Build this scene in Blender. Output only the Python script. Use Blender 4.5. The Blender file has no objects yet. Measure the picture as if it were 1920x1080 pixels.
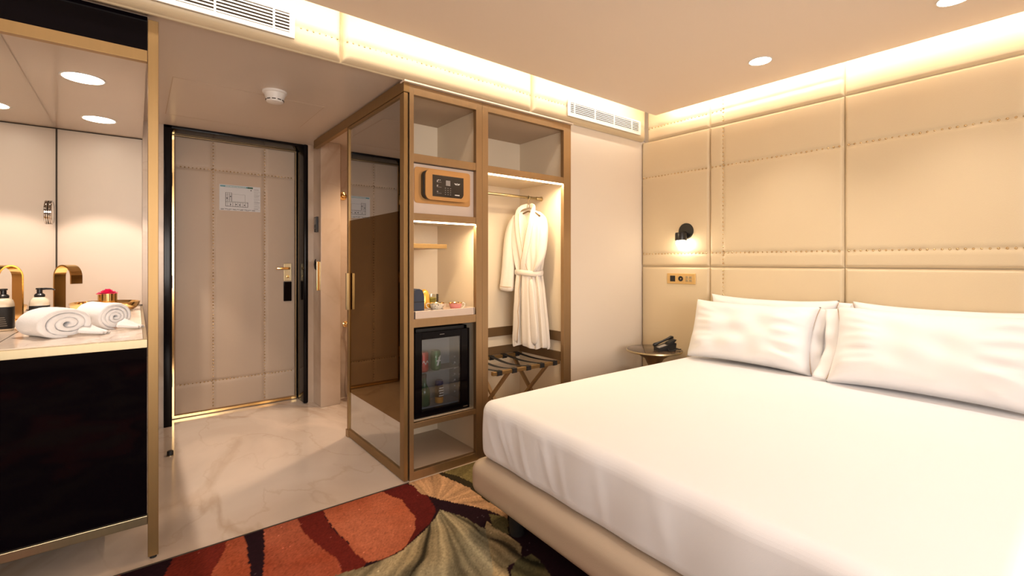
import bpy, bmesh, math, random
import numpy as np
from mathutils import Vector, Matrix
random.seed(7); rng = np.random.RandomState(3)
scene = bpy.context.scene
COL = scene.collection
R = math.radians

# ------------------------------------------------------------------ camera
cam_d = bpy.data.cameras.new('camera'); cam = bpy.data.objects.new('camera', cam_d); COL.objects.link(cam)
cam.location = (0, 0, 1.2)
cam.rotation_euler = (R(90), 0, R(-38.577))
cam_d.sensor_width = 36.0; cam_d.lens = 883.3 / 1920 * 36
cam_d.shift_y = -(540 - 491.6) / 1920
cam_d.clip_start = .02
scene.camera = cam

# ------------------------------------------------------------------ world, exposure
scene.view_settings.view_transform = 'Standard'; scene.view_settings.look = 'None'
scene.view_settings.gamma = 1; scene.view_settings.use_curve_mapping = False
scene.view_settings.exposure = 0.80
w = bpy.data.worlds.new('world'); scene.world = w; w.use_nodes = True
w.node_tree.nodes['Background'].inputs[0].default_value = (.7, .62, .55, 1)
w.node_tree.nodes['Background'].inputs[1].default_value = .6

WARM = (1, .66, .36); WARM2 = (1, .89, .78); COOL = (.88, .92, 1.0)
def area(name, loc, size, power, color, rot=(0, 0, 0), sy=None, spread=None):
    d = bpy.data.lights.new(name, 'AREA'); d.energy = power; d.color = color
    d.shape = 'RECTANGLE'; d.size = size; d.size_y = sy or size
    if spread: d.spread = R(spread)
    o = bpy.data.objects.new(name, d); o.location = loc; o.rotation_euler = rot; COL.objects.link(o); return o
def spot(name, loc, power, color, angle=90, blend=.5, size=.04, rot=(0, 0, 0)):
    d = bpy.data.lights.new(name, 'SPOT'); d.energy = power; d.color = color
    d.spot_size = R(angle); d.spot_blend = blend; d.shadow_soft_size = size
    o = bpy.data.objects.new(name, d); o.location = loc; o.rotation_euler = rot; COL.objects.link(o); return o

CZ = 2.336       # main ceiling panel
EZ = 2.20        # entry ceiling
NZ = 2.083       # vanity niche ceiling
# cove light strips (hidden behind the ceiling panel edge)
area('cove_light', (.55, 2.140, 2.398), .05, 9.5, (1, .89, .74), (R(88), 0, 0)).data.size = 5.1
area('cove_light', (3.128, -.2, 2.398), .05, 13, (1, .87, .70), (R(88), 0, R(-90))).data.size = 4.6
for o in list(COL.objects):
    if o.name.startswith('cove_light'): o.data.size_y = .03
# daylight through the window behind the camera
area('window_daylight', (-.1, -2.52, 1.45), 2.8, 74, (1, .93, .86), (R(90), 0, 0), 1.5)
# ceiling downlights and added fill spots
for i, (x, y) in enumerate(((2.753, 1.205), (2.76, .40), (1.05, .2), (-.6, .6), (.6, -1.0), (2.3, -1.0))):  # pair over the bed has fixtures, the others are unseen lamps added for fill
    spot('downlight_and_fill_beam', (x, y, CZ - .012), 22, WARM2, 100, .8, .05)
for (x, y) in ((-.199, 3.05), (-.179, 3.87)):
    spot('niche_beam', (x, y, NZ - .012), 30, (1, .82, .68), 78, .22, .03)
spot('bathroom_beam', (1.75, 3.6, EZ - .02), 45, (1, .72, .48), 130, .6, .05)

# ------------------------------------------------------------------ materials
def mat(name, color, rough=.5, metal=0.0, noise=0.0, nscale=20, bump=0.0, bscale=200, emit=0.0, trans=0.0, alpha=1.0, coat=0.0, sheen=0.0, aniso=0.0, ecol=None, ior=1.45, stretch=(1, 1, 1)):
    m = bpy.data.materials.new(name); m.use_nodes = True
    nt = m.node_tree; b = nt.nodes['Principled BSDF']
    c = tuple(color) + (1,)
    b.inputs['Base Color'].default_value = c
    b.inputs['Roughness'].default_value = rough; b.inputs['Metallic'].default_value = metal
    b.inputs['IOR'].default_value = ior
    if trans: b.inputs['Transmission Weight'].default_value = trans
    if alpha < 1: b.inputs['Alpha'].default_value = alpha
    if coat: b.inputs['Coat Weight'].default_value = coat; b.inputs['Coat Roughness'].default_value = .04
    if sheen: b.inputs['Sheen Weight'].default_value = sheen
    if emit:
        b.inputs['Emission Color'].default_value = tuple(ecol or color) + (1,); b.inputs['Emission Strength'].default_value = emit
    tc = nt.nodes.new('ShaderNodeTexCoord'); mp = nt.nodes.new('ShaderNodeMapping'); mp.inputs['Scale'].default_value = stretch
    nt.links.new(tc.outputs['Object'], mp.inputs[0])
    if noise:
        n = nt.nodes.new('ShaderNodeTexNoise'); n.inputs['Scale'].default_value = nscale; n.inputs['Detail'].default_value = 5
        nt.links.new(mp.outputs[0], n.inputs[0])
        mx = nt.nodes.new('ShaderNodeMix'); mx.data_type = 'RGBA'
        mx.inputs['A'].default_value = tuple(v * (1 - noise) for v in color) + (1,)
        mx.inputs['B'].default_value = tuple(min(1, v * (1 + noise)) for v in color) + (1,)
        nt.links.new(n.outputs['Fac'], mx.inputs['Factor']); nt.links.new(mx.outputs['Result'], b.inputs['Base Color'])
    if bump:
        n2 = nt.nodes.new('ShaderNodeTexNoise'); n2.inputs['Scale'].default_value = bscale; n2.inputs['Detail'].default_value = 4
        nt.links.new(mp.outputs[0], n2.inputs[0])
        bp = nt.nodes.new('ShaderNodeBump'); bp.inputs['Strength'].default_value = bump; bp.inputs['Distance'].default_value = .002
        nt.links.new(n2.outputs['Fac'], bp.inputs['Height']); nt.links.new(bp.outputs[0], b.inputs['Normal'])
    return m

def marble(name, base, vein, rough, scale=1.0, tile=None):
    m = mat(name, base, rough); nt = m.node_tree; b = nt.nodes['Principled BSDF']
    N = nt.nodes.new; L = nt.links.new
    tc = N('ShaderNodeTexCoord')
    def veins(sc, w, dist, rot):
        mp = N('ShaderNodeMapping'); mp.inputs['Rotation'].default_value = (0, 0, rot); mp.inputs['Scale'].default_value = (sc, sc * .55, sc); L(tc.outputs['Object'], mp.inputs[0])
        n = N('ShaderNodeTexNoise'); n.inputs['Scale'].default_value = 1.0; n.inputs['Detail'].default_value = 6; n.inputs['Roughness'].default_value = .48; n.inputs['Distortion'].default_value = dist
        L(mp.outputs[0], n.inputs[0])
        s = N('ShaderNodeMath'); s.operation = 'SUBTRACT'; s.inputs[1].default_value = .5; L(n.outputs['Fac'], s.inputs[0])
        a = N('ShaderNodeMath'); a.operation = 'ABSOLUTE'; L(s.outputs[0], a.inputs[0])
        r = N('ShaderNodeMapRange'); r.inputs['From Min'].default_value = 0; r.inputs['From Max'].default_value = w; r.inputs['To Min'].default_value = 1; r.inputs['To Max'].default_value = 0
        L(a.outputs[0], r.inputs['Value']); return r.outputs[0]
    cl = N('ShaderNodeTexNoise'); cl.inputs['Scale'].default_value = 1.7 * scale; cl.inputs['Detail'].default_value = 3; cl.inputs['Distortion'].default_value = .8; L(tc.outputs['Object'], cl.inputs[0])
    cr = N('ShaderNodeValToRGB'); cr.color_ramp.elements[0].position = .38; cr.color_ramp.elements[1].position = .66
    cr.color_ramp.elements[0].color = tuple(base) + (1,); cr.color_ramp.elements[1].color = tuple(min(1, v * k) for v, k in zip(base, (1.12, 1.16, 1.2))) + (1,)
    L(cl.outputs['Fac'], cr.inputs[0])
    prev = cr.outputs[0]
    for (sc, w_, di, ro, st, col) in ((1.1 * scale, .022, .7, .6, .75, vein), (2.6 * scale, .012, .4, 2.2, .35, vein), (.9 * scale, .05, .9, 1.2, .45, tuple(min(1, v * 1.35) for v in base))):
        f = veins(sc, w_, di, ro); mu = N('ShaderNodeMath'); mu.operation = 'MULTIPLY'; mu.inputs[1].default_value = st; L(f, mu.inputs[0])
        mx = N('ShaderNodeMix'); mx.data_type = 'RGBA'; L(mu.outputs[0], mx.inputs['Factor']); L(prev, mx.inputs['A']); mx.inputs['B'].default_value = tuple(col) + (1,)
        prev = mx.outputs['Result']
    if tile:
        br = N('ShaderNodeTexBrick'); br.offset = 0; br.inputs['Scale'].default_value = 1; br.inputs['Mortar Size'].default_value = .0015
        br.inputs['Brick Width'].default_value = tile[0]; br.inputs['Row Height'].default_value = tile[1]
        L(tc.outputs['Object'], br.inputs[0])
        mx = N('ShaderNodeMix'); mx.data_type = 'RGBA'; L(br.outputs['Fac'], mx.inputs['Factor']); L(prev, mx.inputs['A']); mx.inputs['B'].default_value = tuple(v * .6 for v in base) + (1,)
        prev = mx.outputs['Result']
    L(prev, b.inputs['Base Color']); return m

def glassy(name, tint, refl, rough=0.0, darken=1.0):
    m = bpy.data.materials.new(name); m.use_nodes = True; nt = m.node_tree; nt.nodes.clear(); N = nt.nodes.new; L = nt.links.new
    o = N('ShaderNodeOutputMaterial'); t = N('ShaderNodeBsdfTransparent'); t.inputs[0].default_value = tuple(tint) + (1,)
    g = N('ShaderNodeBsdfGlossy'); g.inputs['Roughness'].default_value = rough; g.inputs[0].default_value = (tuple(darken) if hasattr(darken, '__len__') else (darken,) * 3) + (1,)
    f = N('ShaderNodeFresnel'); f.inputs[0].default_value = 1.5
    a = N('ShaderNodeMath'); a.operation = 'ADD'; a.use_clamp = True; a.inputs[1].default_value = refl; L(f.outputs[0], a.inputs[0])
    mx = N('ShaderNodeMixShader'); L(a.outputs[0], mx.inputs[0]); L(t.outputs[0], mx.inputs[1]); L(g.outputs[0], mx.inputs[2]); L(mx.outputs[0], o.inputs[0])
    return m

M = {}
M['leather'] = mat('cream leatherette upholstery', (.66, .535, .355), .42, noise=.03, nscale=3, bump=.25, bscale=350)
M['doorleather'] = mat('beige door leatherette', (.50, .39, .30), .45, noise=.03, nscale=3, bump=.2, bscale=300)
M['bedleather'] = mat('beige bed leatherette', (.46, .36, .27), .42, noise=.03, nscale=4, bump=.25, bscale=320)
M['paint'] = mat('warm white paint', (.72, .63, .53), .7, noise=.02, nscale=2)
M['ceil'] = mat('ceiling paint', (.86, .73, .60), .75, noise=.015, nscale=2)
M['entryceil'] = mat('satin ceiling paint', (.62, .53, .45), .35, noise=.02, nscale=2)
M['nicheceil'] = mat('polished stone ceiling', (.62, .52, .43), .12, noise=.03, nscale=3)
M['nichewall'] = mat('niche wall panel', (.66, .57, .48), .35, noise=.02, nscale=2)
M['cabwhite'] = mat('cream textile laminate', (.72, .61, .47), .6, noise=.03, nscale=4, bump=.25, bscale=260)
M['cabtop'] = mat('beige laminate', (.52, .41, .31), .6, noise=.03, nscale=6)
M['bronze'] = mat('brushed bronze metal', (.36, .235, .125), .40, .8, noise=.08, nscale=60, stretch=(1, 1, .05))
M['gold'] = mat('brushed gold metal', (.32, .20, .085), .42, .85, noise=.07, nscale=60, stretch=(1, 1, .05))
M['champagne'] = mat('champagne brushed metal', (.52, .43, .27), .30, .95, noise=.08, nscale=70, stretch=(1, 1, .05))
M['polgold'] = mat('polished gold', (.90, .62, .27), .14, 1.0, noise=.02, nscale=5)
M['stud'] = mat('antique brass nail', (.55, .40, .22), .25, 1.0, noise=.1, nscale=90)
M['studl'] = mat('pale brass nail', (.62, .46, .26), .22, 1.0, noise=.1, nscale=90)
M['black'] = mat('black gloss lacquer', (.005, .004, .005), .16, noise=.1, nscale=4)
M['blackglass'] = mat('black glass', (.003, .002, .003), .05, noise=.1, nscale=4, ior=1.33)
M['blackmat'] = mat('matt black', (.012, .011, .011), .5, noise=.2, nscale=40)
M['blackplastic'] = mat('black plastic', (.014, .012, .012), .3, noise=.1, nscale=40)
M['marblefloor'] = marble('cream marble floor', (.56, .46, .38), (.44, .33, .24), .10, .8)
M['marbletop'] = marble('pale marble top', (.78, .66, .56), (.50, .36, .25), .12, 2.0)
M['marblewall'] = marble('beige marble cladding', (.50, .39, .30), (.43, .32, .23), .2, .5)
M['tabletop'] = marble('dark brown marble', (.05, .03, .02), (.16, .11, .07), .08, 3)
M['white'] = mat('white plastic', (.78, .74, .70), .35, noise=.02, nscale=10)
M['linen'] = mat('white cotton sheet', (.78, .775, .81), .75, noise=.012, nscale=5, bump=.12, bscale=500, sheen=.15)
M['pillow'] = mat('white percale pillowcase', (.81, .80, .81), .7, noise=.012, nscale=5, bump=.1, bscale=500, sheen=.15)
M['pipe'] = mat('tan piping', (.55, .36, .20), .7, noise=.05, nscale=60)
M['terry'] = mat('white terry towel', (.90, .89, .90), .95, noise=.02, nscale=60, bump=.9, bscale=420, sheen=.4)
M['robe'] = mat('white waffle robe cotton', (.82, .75, .68), .9, noise=.02, nscale=60, bump=.6, bscale=320, sheen=.3)
M['mirror'] = mat('mirror silver', (.86, .84, .80), .01, 1.0, noise=.005, nscale=2)
M['chrome'] = mat('chrome', (.55, .52, .50), .08, 1.0, noise=.02, nscale=5)
M['led'] = mat('led diffuser warm', (1, .86, .66), .5, emit=9, ecol=(1, .80, .52), noise=.01)
M['lamp'] = mat('downlight lens', (1, .95, .88), .5, emit=14, ecol=(1, .88, .72), noise=.01)
M['bulb'] = mat('glowing lamp globe', (1, .95, .88), .5, emit=22, ecol=(1, .86, .66), noise=.01)
M['copper'] = mat('copper coloured lacquer', (.56, .31, .12), .36, .55, noise=.04, nscale=20)
M['screen'] = mat('dark brown keypad', (.02, .012, .009), .2, noise=.1, nscale=20)
M['grey'] = mat('grey print', (.30, .27, .25), .6, noise=.1, nscale=50)
M['whiteprint'] = mat('white print', (.80, .78, .75), .6, noise=.02, nscale=50)
M['brownwood'] = mat('dark bronze trim', (.16, .095, .045), .42, .35, noise=.12, nscale=50, stretch=(.1, 1, 1))
M['strap'] = mat('black webbing', (.012, .010, .010), .7, noise=.2, nscale=200)
M['clear'] = glassy('clear glass pane', (.85, .80, .70), .42)
M['tint'] = glassy('bronze tinted glass pane', (.16, .085, .030), .12, .02, (.75, .50, .26))
M['fridgeglass'] = glassy('fridge glass', (.75, .77, .80), .02)
M['jarglass'] = glassy('thin glass', (.93, .93, .90), .04)
M['fridgein'] = mat('fridge liner', (.30, .32, .34), .4, noise=.05, nscale=9)
M['red'] = mat('red can', (.55, .03, .02), .3, .3, noise=.05, nscale=30)
M['green'] = mat('green can', (.05, .16, .05), .3, .3, noise=.05, nscale=30)
M['bottlegreen'] = mat('green bottle glass', (.02, .10, .05), .08, noise=.1, nscale=9)
M['navy'] = mat('navy plastic', (.035, .045, .075), .4, noise=.06, nscale=30)
M['orange'] = mat('orange packaging', (.75, .33, .06), .4, noise=.05, nscale=20)
M['brass'] = mat('satin brass lacquer', (.68, .44, .17), .35, .35, noise=.05, nscale=30)
M['amber'] = mat('amber lacquer', (.80, .45, .08), .2, .4, noise=.05, nscale=9)
M['blue'] = mat('dark blue cap', (.02, .03, .12), .4, noise=.05, nscale=9)
M['china'] = mat('glazed white china', (.84, .78, .66), .12, noise=.02, nscale=9)
M['pink'] = mat('pink glazed china', (.72, .30, .27), .15, noise=.08, nscale=60)
M['dark'] = mat('dark brown pattern', (.06, .03, .02), .3, noise=.1, nscale=9)
M['tray'] = mat('cream tray leather', (.66, .53, .44), .5, noise=.03, nscale=12, bump=.2, bscale=250)
M['rose'] = mat('magenta rose petal', (.80, .012, .16), .55, noise=.2, nscale=40, sheen=.2)
M['lotion'] = mat('cream lotion bottle', (.80, .68, .52), .2, noise=.02, nscale=9)
M['paper'] = mat('printed paper', (.60, .60, .62), .5, noise=.02, nscale=60)
M['teal'] = mat('teal print', (.12, .30, .36), .5, noise=.05, nscale=60)
M['dgreen'] = mat('dark green print', (.02, .10, .06), .5, noise=.05, nscale=60)
M['gap'] = mat('shadow gap filler', (.05, .035, .025), .8, noise=.1, nscale=10)
M['teabag'] = mat('yellow green sachets', (.42, .36, .04), .5, noise=.4, nscale=70)
M['curtain'] = mat('sheer curtain', (.7, .68, .64), .8, noise=.03, nscale=9)

for k_ in ('blackglass', 'black'): M[k_].node_tree.nodes['Principled BSDF'].inputs['Specular IOR Level'].default_value = .22
# ------------------------------------------------------------------ mesh helpers
OFF = {}
class MB:
    def __init__(s): s.v = []; s.f = []; s.mi = []; s.cur = 0
    def add(s, vs, fs):
        b = len(s.v); s.v += [tuple(p) for p in vs]; s.f += [tuple(i + b for i in f) for f in fs]; s.mi += [s.cur] * len(fs); return s
    def box(s, x0, x1, y0, y1, z0, z1, b=0.0):
        if b <= 0:
            vs = [(x, y, z) for x in (x0, x1) for y in (y0, y1) for z in (z0, z1)]
            return s.add(vs, [(0, 1, 3, 2), (4, 6, 7, 5), (0, 4, 5, 1), (2, 3, 7, 6), (0, 2, 6, 4), (1, 5, 7, 3)])
        bm = bmesh.new(); bmesh.ops.create_cube(bm, size=1)
        for v in bm.verts: v.co = ((x0 + x1) / 2 + v.co.x * (x1 - x0), (y0 + y1) / 2 + v.co.y * (y1 - y0), (z0 + z1) / 2 + v.co.z * (z1 - z0))
        b = min(b, abs(x1 - x0) * .49, abs(y1 - y0) * .49, abs(z1 - z0) * .49)
        bmesh.ops.bevel(bm, geom=bm.edges[:], offset=b, segments=3, profile=.5, affect='EDGES')
        bm.verts.index_update(); s.add([v.co[:] for v in bm.verts], [[v.index for v in f.verts] for f in bm.faces]); bm.free(); return s
    def lathe(s, c, prof, n=32, sx=1, sy=1, axis=(0, 0, 1), caps=True):
        q = Vector((0, 0, 1)).rotation_difference(Vector(axis)); c = Vector(c); vs = []; fs = []
        for r, h in prof:
            for i in range(n):
                a = 2 * math.pi * i / n; vs.append((c + q @ Vector((r * math.cos(a) * sx, r * math.sin(a) * sy, h)))[:])
        for k in range(len(prof) - 1):
            for i in range(n): j = (i + 1) % n; fs.append((k * n + i, k * n + j, (k + 1) * n + j, (k + 1) * n + i))
        if caps: fs.append(tuple(range(n))[::-1]); fs.append(tuple((len(prof) - 1) * n + i for i in range(n)))
        return s.add(vs, fs)
    def cyl(s, p0, p1, r, n=24, r2=None):
        p0 = Vector(p0); p1 = Vector(p1); L = (p1 - p0).length
        return s.lathe(p0, [(r, 0), (r if r2 is None else r2, L)], n, axis=(p1 - p0) / L)
    def tube(s, pts, r, n=10, flat=None, up=(0, 0, 1)):
        P = [Vector(p) for p in pts]; rs = r if hasattr(r, '__len__') else [r] * len(P); vs = []; fs = []; prevn = None
        for i, p in enumerate(P):
            t = (P[min(i + 1, len(P) - 1)] - P[max(i - 1, 0)]).normalized()
            a = Vector(up) if prevn is None else prevn
            nn = (a - t * a.dot(t)); nn = nn.normalized() if nn.length > 1e-5 else t.orthogonal().normalized(); prevn = nn
            bb = t.cross(nn); fx = 1 if flat is None else flat
            for k in range(n):
                q = 2 * math.pi * k / n; vs.append((p + nn * math.cos(q) * rs[i] + bb * math.sin(q) * rs[i] * fx)[:])
        for i in range(len(P) - 1):
            for k in range(n): j = (k + 1) % n; fs.append((i * n + k, i * n + j, (i + 1) * n + j, (i + 1) * n + k))
        fs.append(tuple(range(n))[::-1]); fs.append(tuple((len(P) - 1) * n + k for k in range(n)))
        return s.add(vs, fs)
    def bar(s, p0, p1, wd, th, side):     # rectangular bar, width along side
        p0 = Vector(p0); p1 = Vector(p1); t = (p1 - p0).normalized(); a = Vector(side); a = (a - t * a.dot(t)).normalized(); b = t.cross(a)
        vs = [(p + a * i * wd / 2 + b * j * th / 2)[:] for p in (p0, p1) for i, j in ((-1, -1), (1, -1), (1, 1), (-1, 1))]
        return s.add(vs, [(0, 1, 2, 3)[::-1], (4, 5, 6, 7), (0, 1, 5, 4), (1, 2, 6, 5), (2, 3, 7, 6), (3, 0, 4, 7)])
    def prism(s, poly, fn, d0, d1):       # poly of (u,v), fn(u,v,d)->xyz
        n = len(poly); vs = [fn(u, v, d0) for u, v in poly] + [fn(u, v, d1) for u, v in poly]
        fs = [tuple(range(n)), tuple(range(n, 2 * n))[::-1]] + [(i, (i + 1) % n, n + (i + 1) % n, n + i) for i in range(n)]
        return s.add(vs, fs)
    def grid(s, fn, us, vs_, close_u=False):
        nu, nv = len(us), len(vs_); V = [fn(u, v) for u in us for v in vs_]; F = []
        for i in range(nu if close_u else nu - 1):
            ii = (i + 1) % nu
            for j in range(nv - 1): F.append((i * nv + j, ii * nv + j, ii * nv + j + 1, i * nv + j + 1))
        return s.add(V, F)
    def studs(s, pts, r, nrm, h=.6, n=8):
        for p in pts: s.lathe(p, [(r, 0), (r * .86, r * h * .5), (r * .5, r * h * .9), (r * .05, r * h)], n, axis=nrm, caps=False)
        return s
    def build(s, name, m, parent=None, smooth=False, auto=None, label=None, flip=False):
        me = bpy.data.meshes.new(name); o = bpy.data.objects.new(name, me); COL.objects.link(o)
        if parent is not None:
            off = OFF[parent.name]; o.parent = parent
        else:
            a = np.array(s.v); off = Vector(((a[:, 0].min() + a[:, 0].max()) / 2, (a[:, 1].min() + a[:, 1].max()) / 2, a[:, 2].min()))
            o.location = off
        OFF[o.name] = off
        me.from_pydata([(p[0] - off[0], p[1] - off[1], p[2] - off[2]) for p in s.v], [], s.f)
        for mm in (m if isinstance(m, (list, tuple)) else [m]): me.materials.append(mm)
        me.polygons.foreach_set('material_index', s.mi)
        bm = bmesh.new(); bm.from_mesh(me); bmesh.ops.recalc_face_normals(bm, faces=bm.faces[:]); bm.to_mesh(me); bm.free()
        if smooth or auto: me.polygons.foreach_set('use_smooth', [True] * len(me.polygons))
        if auto:
            me.set_sharp_from_angle(angle=R(auto))
        if label: o['label'] = label
        me.update(); return o
def tag(o, label, cat, group=None, kind=None):
    o['label'] = label; o['category'] = cat
    if group: o['group'] = group
    if kind: o['kind'] = kind
    return o
def thing(name, label, cat, loc, group=None):
    o = bpy.data.objects.new(name, None); COL.objects.link(o); o.location = loc; o.empty_display_size = .05
    OFF[o.name] = Vector(loc); return tag(o, label, cat, group)
def struct(name, mb, m, **k):
    o = mb.build(name, m, **k); o['kind'] = 'structure'; return o
def rrect(x0, x1, y0, y1, r, n=5):
    P = []
    for cx, cy, a0 in ((x1 - r, y1 - r, 0), (x0 + r, y1 - r, 90), (x0 + r, y0 + r, 180), (x1 - r, y0 + r, 270)):
        for i in range(n + 1): a = R(a0 + 90 * i / n); P.append((cx + r * math.cos(a), cy + r * math.sin(a)))
    return P

# ------------------------------------------------------------------ setting
XW = 3.31       # wall behind the headboard upholstery
# marble floor of the entry
struct('floor', MB().box(-3.0, 3.4, 2.352, 4.75, -.06, 0), M['marblefloor'])
# ceilings
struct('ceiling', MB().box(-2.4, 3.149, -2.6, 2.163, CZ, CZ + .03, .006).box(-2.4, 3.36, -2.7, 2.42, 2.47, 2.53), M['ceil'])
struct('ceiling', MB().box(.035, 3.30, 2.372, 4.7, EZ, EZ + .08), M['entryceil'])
struct('ceiling', MB().box(-.50, .035, 2.425, 4.32, NZ, EZ + .1), M['nicheceil'])
# walls
struct('wall_right', MB().box(XW, XW + .1, -2.7, 2.5, 0, 2.53), M['paint'])
struct('wall_left', MB().box(-2.4, -2.3, -2.7, 2.5, 0, 2.53), M['paint'])
struct('wall_vanity', MB().box(-2.4, -.425, 2.40, 2.5, 0, 2.53), M['paint'])
o = MB(); o.box(-2.4, -1.5, -2.7, -2.6, 0, 2.53).box(1.3, 3.41, -2.7, -2.6, 0, 2.53).box(-1.5, 1.3, -2.7, -2.6, 2.2, 2.53).box(-1.5, 1.3, -2.7, -2.6, 0, .7)
struct('wall_front', o, M['paint'])
# wall panel beside the wardrobe
struct('wall_panel', MB().box(2.428, 3.31, 2.375, 2.45, 0, 2.2), M['paint'])
# upper wall behind the bulkhead
struct('wall_upper', MB().box(-2.4, 3.36, 2.37, 2.45, 2.205, 2.50), M['paint'])
# back wall with door opening
o = MB(); o.box(.035, .160, 4.245, 4.36, 0, EZ).box(1.134, 1.20, 4.225, 4.36, 0, EZ).box(.0, .16, 4.36, 4.6, 0, EZ).box(1.134, 1.30, 4.36, 4.6, 0, EZ)
struct('wall_back', o, M['marblewall'])
struct('wall_niche', MB().box(-.60, .034, 4.296, 4.40, 0, EZ), M['nichewall'])
struct('wall_niche_left', MB().box(-.60, -.432, 2.42, 4.296, 0, EZ), M['paint'])
struct('wall_pillar', MB().box(1.19, 1.352, 4.022, 4.30, 0, EZ, .004), M['marblewall'])
struct('wall_shower', MB().box(1.352, 2.6, 4.20, 4.32, 0, EZ), M['marblewall'])
struct('wall_bathroom', MB().box(2.5, 2.6, 2.95, 4.32, 0, EZ).box(1.22, 2.6, 3.03, 3.09, 0, EZ), M['marblewall'])

# carpet -----------------------------------------------------------------
POLY = [
('olive', (.105,.085,.035), [(1.302,1.821),(1.366,1.753),(1.281,1.633),(1.257,1.694)]),
('red', (.13,.016,.009), [(0.116,2.357),(0.301,2.371),(0.244,2.11),(0.209,1.949),(0.033,2.089),(0.09,2.233)]),
('orange', (.27,.055,.022), [(0.303,2.37),(0.372,2.37),(0.357,2.17),(0.343,2.031),(0.319,1.861),(0.193,1.961),(0.223,2.127),(0.262,2.223)]),
('orange', (.25,.05,.022), [(0.45,2.37),(0.591,2.37),(0.58,2.248),(0.607,2.092),(0.634,1.926),(0.618,1.812),(0.546,1.751),(0.34,1.81),(0.377,2.004),(0.416,2.146)]),
('dkred', (.105,.011,.007), [(0.591,2.37),(0.713,2.37),(0.692,2.216),(0.692,2.103),(0.704,1.964),(0.728,1.829),(0.664,1.793),(0.618,1.812),(0.634,1.926),(0.604,2.082),(0.577,2.236)]),
('orange', (.29,.065,.026), [(0.713,2.37),(1.004,2.37),(1.046,2.209),(1.023,2.012),(0.982,1.927),(0.895,1.837),(0.787,1.816),(0.722,1.829),(0.704,1.964),(0.696,2.114),(0.699,2.24)]),
('rim', (.085,.009,.007), [(1.004,2.37),(1.138,2.37),(1.172,2.181),(1.148,2.024),(1.056,1.926),(0.965,1.872),(0.868,1.834),(0.738,1.81),(0.787,1.816),(0.895,1.837),(0.982,1.927),(1.023,2.012),(1.046,2.209)]),
('green', (.15,.115,.045), [(1.361,2.5),(1.65,2.5),(1.62,2.076),(1.485,1.772),(1.391,1.775),(1.407,1.92),(1.41,2.127),(1.358,2.331)]),
('beige', (.42,.24,.13), [(1.147,2.5),(1.36,2.5),(1.396,2.106),(1.401,1.936),(1.391,1.775),(1.354,1.742),(1.304,1.917),(1.198,2.084),(1.16,2.19)]),
('stripe', (.028,.020,.010), [(1.352,2.4),(1.404,2.258),(1.431,2.131),(1.418,1.911),(1.398,1.782),(1.378,1.773),(1.38,1.907),(1.39,2.095),(1.357,2.211),(1.348,2.33)]),
('petal', (.23,.185,.11), [(1.155,2.009),(1.206,1.866),(1.234,1.726),(1.135,1.549),(1.074,1.448),(0.97,1.308),(0.505,1.679),(0.593,1.832),(0.714,1.807),(0.864,1.825),(0.994,1.876),(1.099,1.951)]),
('petal', (.30,.21,.105), [(1.269,1.786),(1.276,1.637),(1.27,1.525),(1.224,1.478),(1.137,1.459),(1.116,1.415),(1.032,1.292),(0.97,1.308),(1.068,1.453),(1.131,1.553)]),
('petal', (.13,.105,.045), [(1.199,1.475),(1.277,1.471),(1.265,1.389),(1.24,1.315),(1.158,1.158),(1.023,1.266),(1.139,1.435)]),
]
def inside(px, py, poly):
    r = np.zeros(px.shape, bool); n = len(poly)
    for i in range(n):
        x0, y0 = poly[i]; x1, y1 = poly[(i + 1) % n]
        if y0 == y1: continue
        c = ((y0 > py) != (y1 > py)) & (px < (x1 - x0) * (py - y0) / (y1 - y0) + x0); r ^= c
    return r
def fnoise(X, Y, seed, f0, octs=4):
    rg = np.random.RandomState(seed); out = np.zeros_like(X); amp = 1
    for k in range(octs):
        for _ in range(5):
            a = rg.uniform(0, 2 * np.pi); f = f0 * 2 ** k * rg.uniform(.7, 1.4)
            out += amp * np.sin((X * np.cos(a) + Y * np.sin(a)) * f + rg.uniform(0, 6.28)) / 5
        amp *= .55
    return out
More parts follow.
